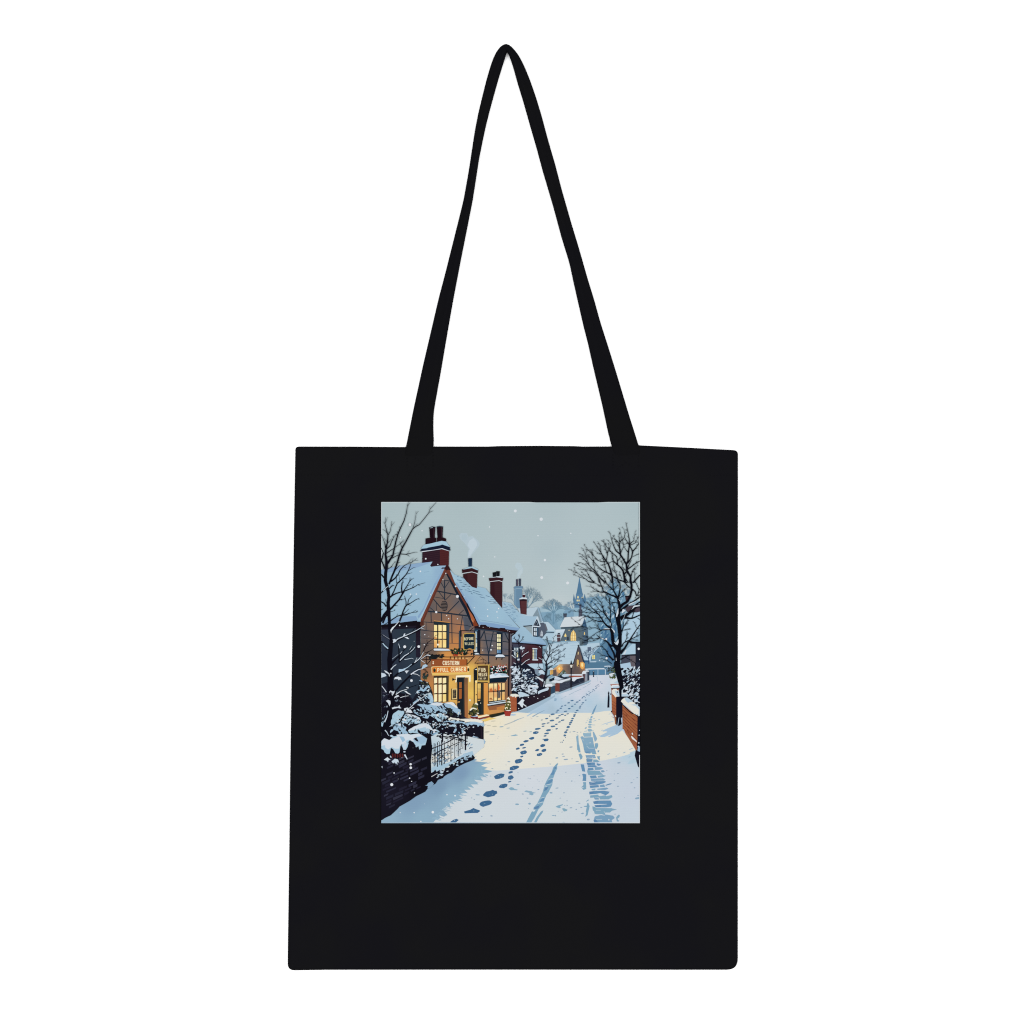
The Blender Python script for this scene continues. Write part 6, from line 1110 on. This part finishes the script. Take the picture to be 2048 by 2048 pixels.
F(7, (206, 216, 226), "90 115 140 130 210 190 215 250 200 250 190 200 120 160"); F(7, (196, 212, 226), "30 170 110 190 145 240 90 260 30 280"); L(7, (206, 216, 226), 14, "40 460 100 540 140 600", 20); F(7, (206, 218, 228), "130 790 180 770 230 790 235 850 210 910 180 840"); B(7, LT, "430 1290 34 500 1150 30 560 1040 22 600 960 12"); B(7, LT, "640 980 24 720 890 20 830 800 16 1000 690 12 1090 620 4", 2, 60, 313); L(7, (206, 218, 230), 16, "650 960 740 870 850 780 1010 670", 10); L(7, (206, 216, 226), 16, "840 800 870 740 900 710", 6); B(7, LT, "470 1380 16 480 1250 24"); F(7, (206, 218, 228), "260 945 320 925 400 920 430 880 440 920 470 960 400 945 320 960 280 975")
F(7, (206, 218, 228), "680 960 730 930 760 940 700 965"); L(7, (190, 208, 224), 30, "100 1260 150 1150 180 1010", 14); F(7, (160, 194, 216), "30 1260 60 1280 90 1220 60 1360 30 1350"); L(7, (190, 206, 220), 24, "110 1440 150 1480 190 1560", 12); F(7, (176, 204, 222), "200 1370 250 1320 300 1345 240 1350"); F(7, (176, 204, 222), "210 1560 260 1540 320 1590 250 1590"); F(7, (166, 198, 220), "220 1470 250 1420 300 1420 290 1450 230 1500")
flecks(7, [(30, 26, 38), (54, 50, 70)], "160 560 280 600 260 760 180 760", 10, 14, 30, None, 320)
# ivy by the inn corner
flecks('P', [(38, 52, 48), (60, 72, 50), (44, 56, 60)], "252 1035 285 1030 286 1058 258 1062", 14, 7, 14, None, 321, .5); LL('P', (70, 56, 48), 3, "262 1080 268 1058"); flecks('P', [(48, 48, 40)], "246 1005 285 1010 280 1025 255 1020", 5, 6, 10, None, 322)

# ---- falling snow
fl = (222, 227, 233)
D('P', (216, 222, 228), "178 147 9 804 65 9 958 114 10 980 357 7.5 961 461 9 1115 493 9 651 160 4 939 212 4 1134 198 4 682 338 4 615 454 5 122 223 5 250 183 4")
D('P', fl, "272 349 5 344 383 3.5 391 436 3.2 374 473 3 460 573 9 334 666 7 450 513 5 147 872 9 230 871 8 266 800 3.5 263 860 3.5 183 1591 8 70 1691 9 314 1855 8 182 1570 7 84 1622 4 176 1653 4 446 1757 5 203 1858 4 398 1751 4 534 1190 6 187 1073 8 216 559 4 180 560 4 240 424 5 64 1030 4 117 745 4 158 750 3.5 205 1740 3 120 1858 3 243 1910 4 188 1672 3 640 690 4 695 665 4 705 645 4")
D('P', fl, "560 640 3 640 650 3 667 865 4 660 890 5 610 892 3 700 700 3 396 686 3.5 408 705 3.5 460 706 3 300 560 2.5 500 575 2.5")
D(6, fl, "1848 1465 26 1870 1700 12 1132 1250 20 1138 1672 24")
r = random.Random(99)
for _ in range(30):
    x, y = r.uniform(10, 760), r.uniform(120, 1900)
    D('P', fl if y > 700 else (196, 208, 218), [x, y, r.uniform(.8, 1.9)])
for _ in range(40): D('P', (186, 202, 210), [r.uniform(500, 1500), r.uniform(30, 700), r.uniform(.8, 1.8)])
# bright film edge left, right and bottom
ink([[(PX0, PY1 - 1.5), (PX1, PY1 - 1.5), (PX1, PY1), (PX0, PY1)]], lambda x, y: (214, 222, 228) if x > 830 else (150, 180, 202))
ink([[(PX1 - 1.2, PY0), (PX1, PY0), (PX1, 1120), (PX1 - 1.2, 1120)]], lambda x, y: (205, 217, 220)); ink([[(PX1 - 1.2, 1510), (PX1, 1510), (PX1, PY1 - 2), (PX1 - 1.2, PY1 - 2)]], lambda x, y: (214, 222, 228))

me = bpy.data.meshes.new("printed_picture")
me.from_pydata(ink_v, [], ink_f)
ca = me.color_attributes.new("ink", 'FLOAT_COLOR', 'POINT')
buf = []
for c in ink_c:
    g = .3 * c[0] + .59 * c[1] + .11 * c[2]; c = [g + (v - g) * .88 for v in c]
    a = albedo(c); buf += [a[0], a[1], a[2], 1.0]
ca.data.foreach_set("color", buf)
im = bpy.data.materials.new("printing_ink"); im.use_nodes = True
nt = im.node_tree; b = nt.nodes["Principled BSDF"]
at = nt.nodes.new("ShaderNodeAttribute"); at.attribute_name = "ink"
tc = nt.nodes.new("ShaderNodeTexCoord")
wy = nt.nodes.new("ShaderNodeTexWave"); wy.bands_direction = 'Y'; wy.inputs["Scale"].default_value = 150; wy.inputs["Distortion"].default_value = 1.2; wy.inputs["Detail"].default_value = 2
nz = nt.nodes.new("ShaderNodeTexNoise"); nz.inputs["Scale"].default_value = 420; nz.inputs["Detail"].default_value = 2
nt.links.new(tc.outputs["Object"], wy.inputs["Vector"]); nt.links.new(tc.outputs["Object"], nz.inputs["Vector"])
ad = nt.nodes.new("ShaderNodeMath"); ad.operation = 'ADD'
nt.links.new(wy.outputs["Fac"], ad.inputs[0]); nt.links.new(nz.outputs["Fac"], ad.inputs[1])
mr = nt.nodes.new("ShaderNodeMapRange"); mr.inputs[1].default_value = 0.3; mr.inputs[2].default_value = 1.7; mr.inputs[3].default_value = 0.988; mr.inputs[4].default_value = 1.012
nt.links.new(ad.outputs[0], mr.inputs[0])
vm = nt.nodes.new("ShaderNodeVectorMath"); vm.operation = 'SCALE'
nt.links.new(at.outputs["Color"], vm.inputs[0]); nt.links.new(mr.outputs[0], vm.inputs["Scale"])
nt.links.new(vm.outputs[0], b.inputs["Base Color"])
b.inputs["Roughness"].default_value = 1.0; b.inputs["Specular IOR Level"].default_value = 0.0
me.materials.append(im)
pic = link("printed_picture", me, front)
pic["label"] = "printed picture of a snowy village street with a lit timber-framed inn"
print("ink faces", len(ink_f), "levels", max(level))
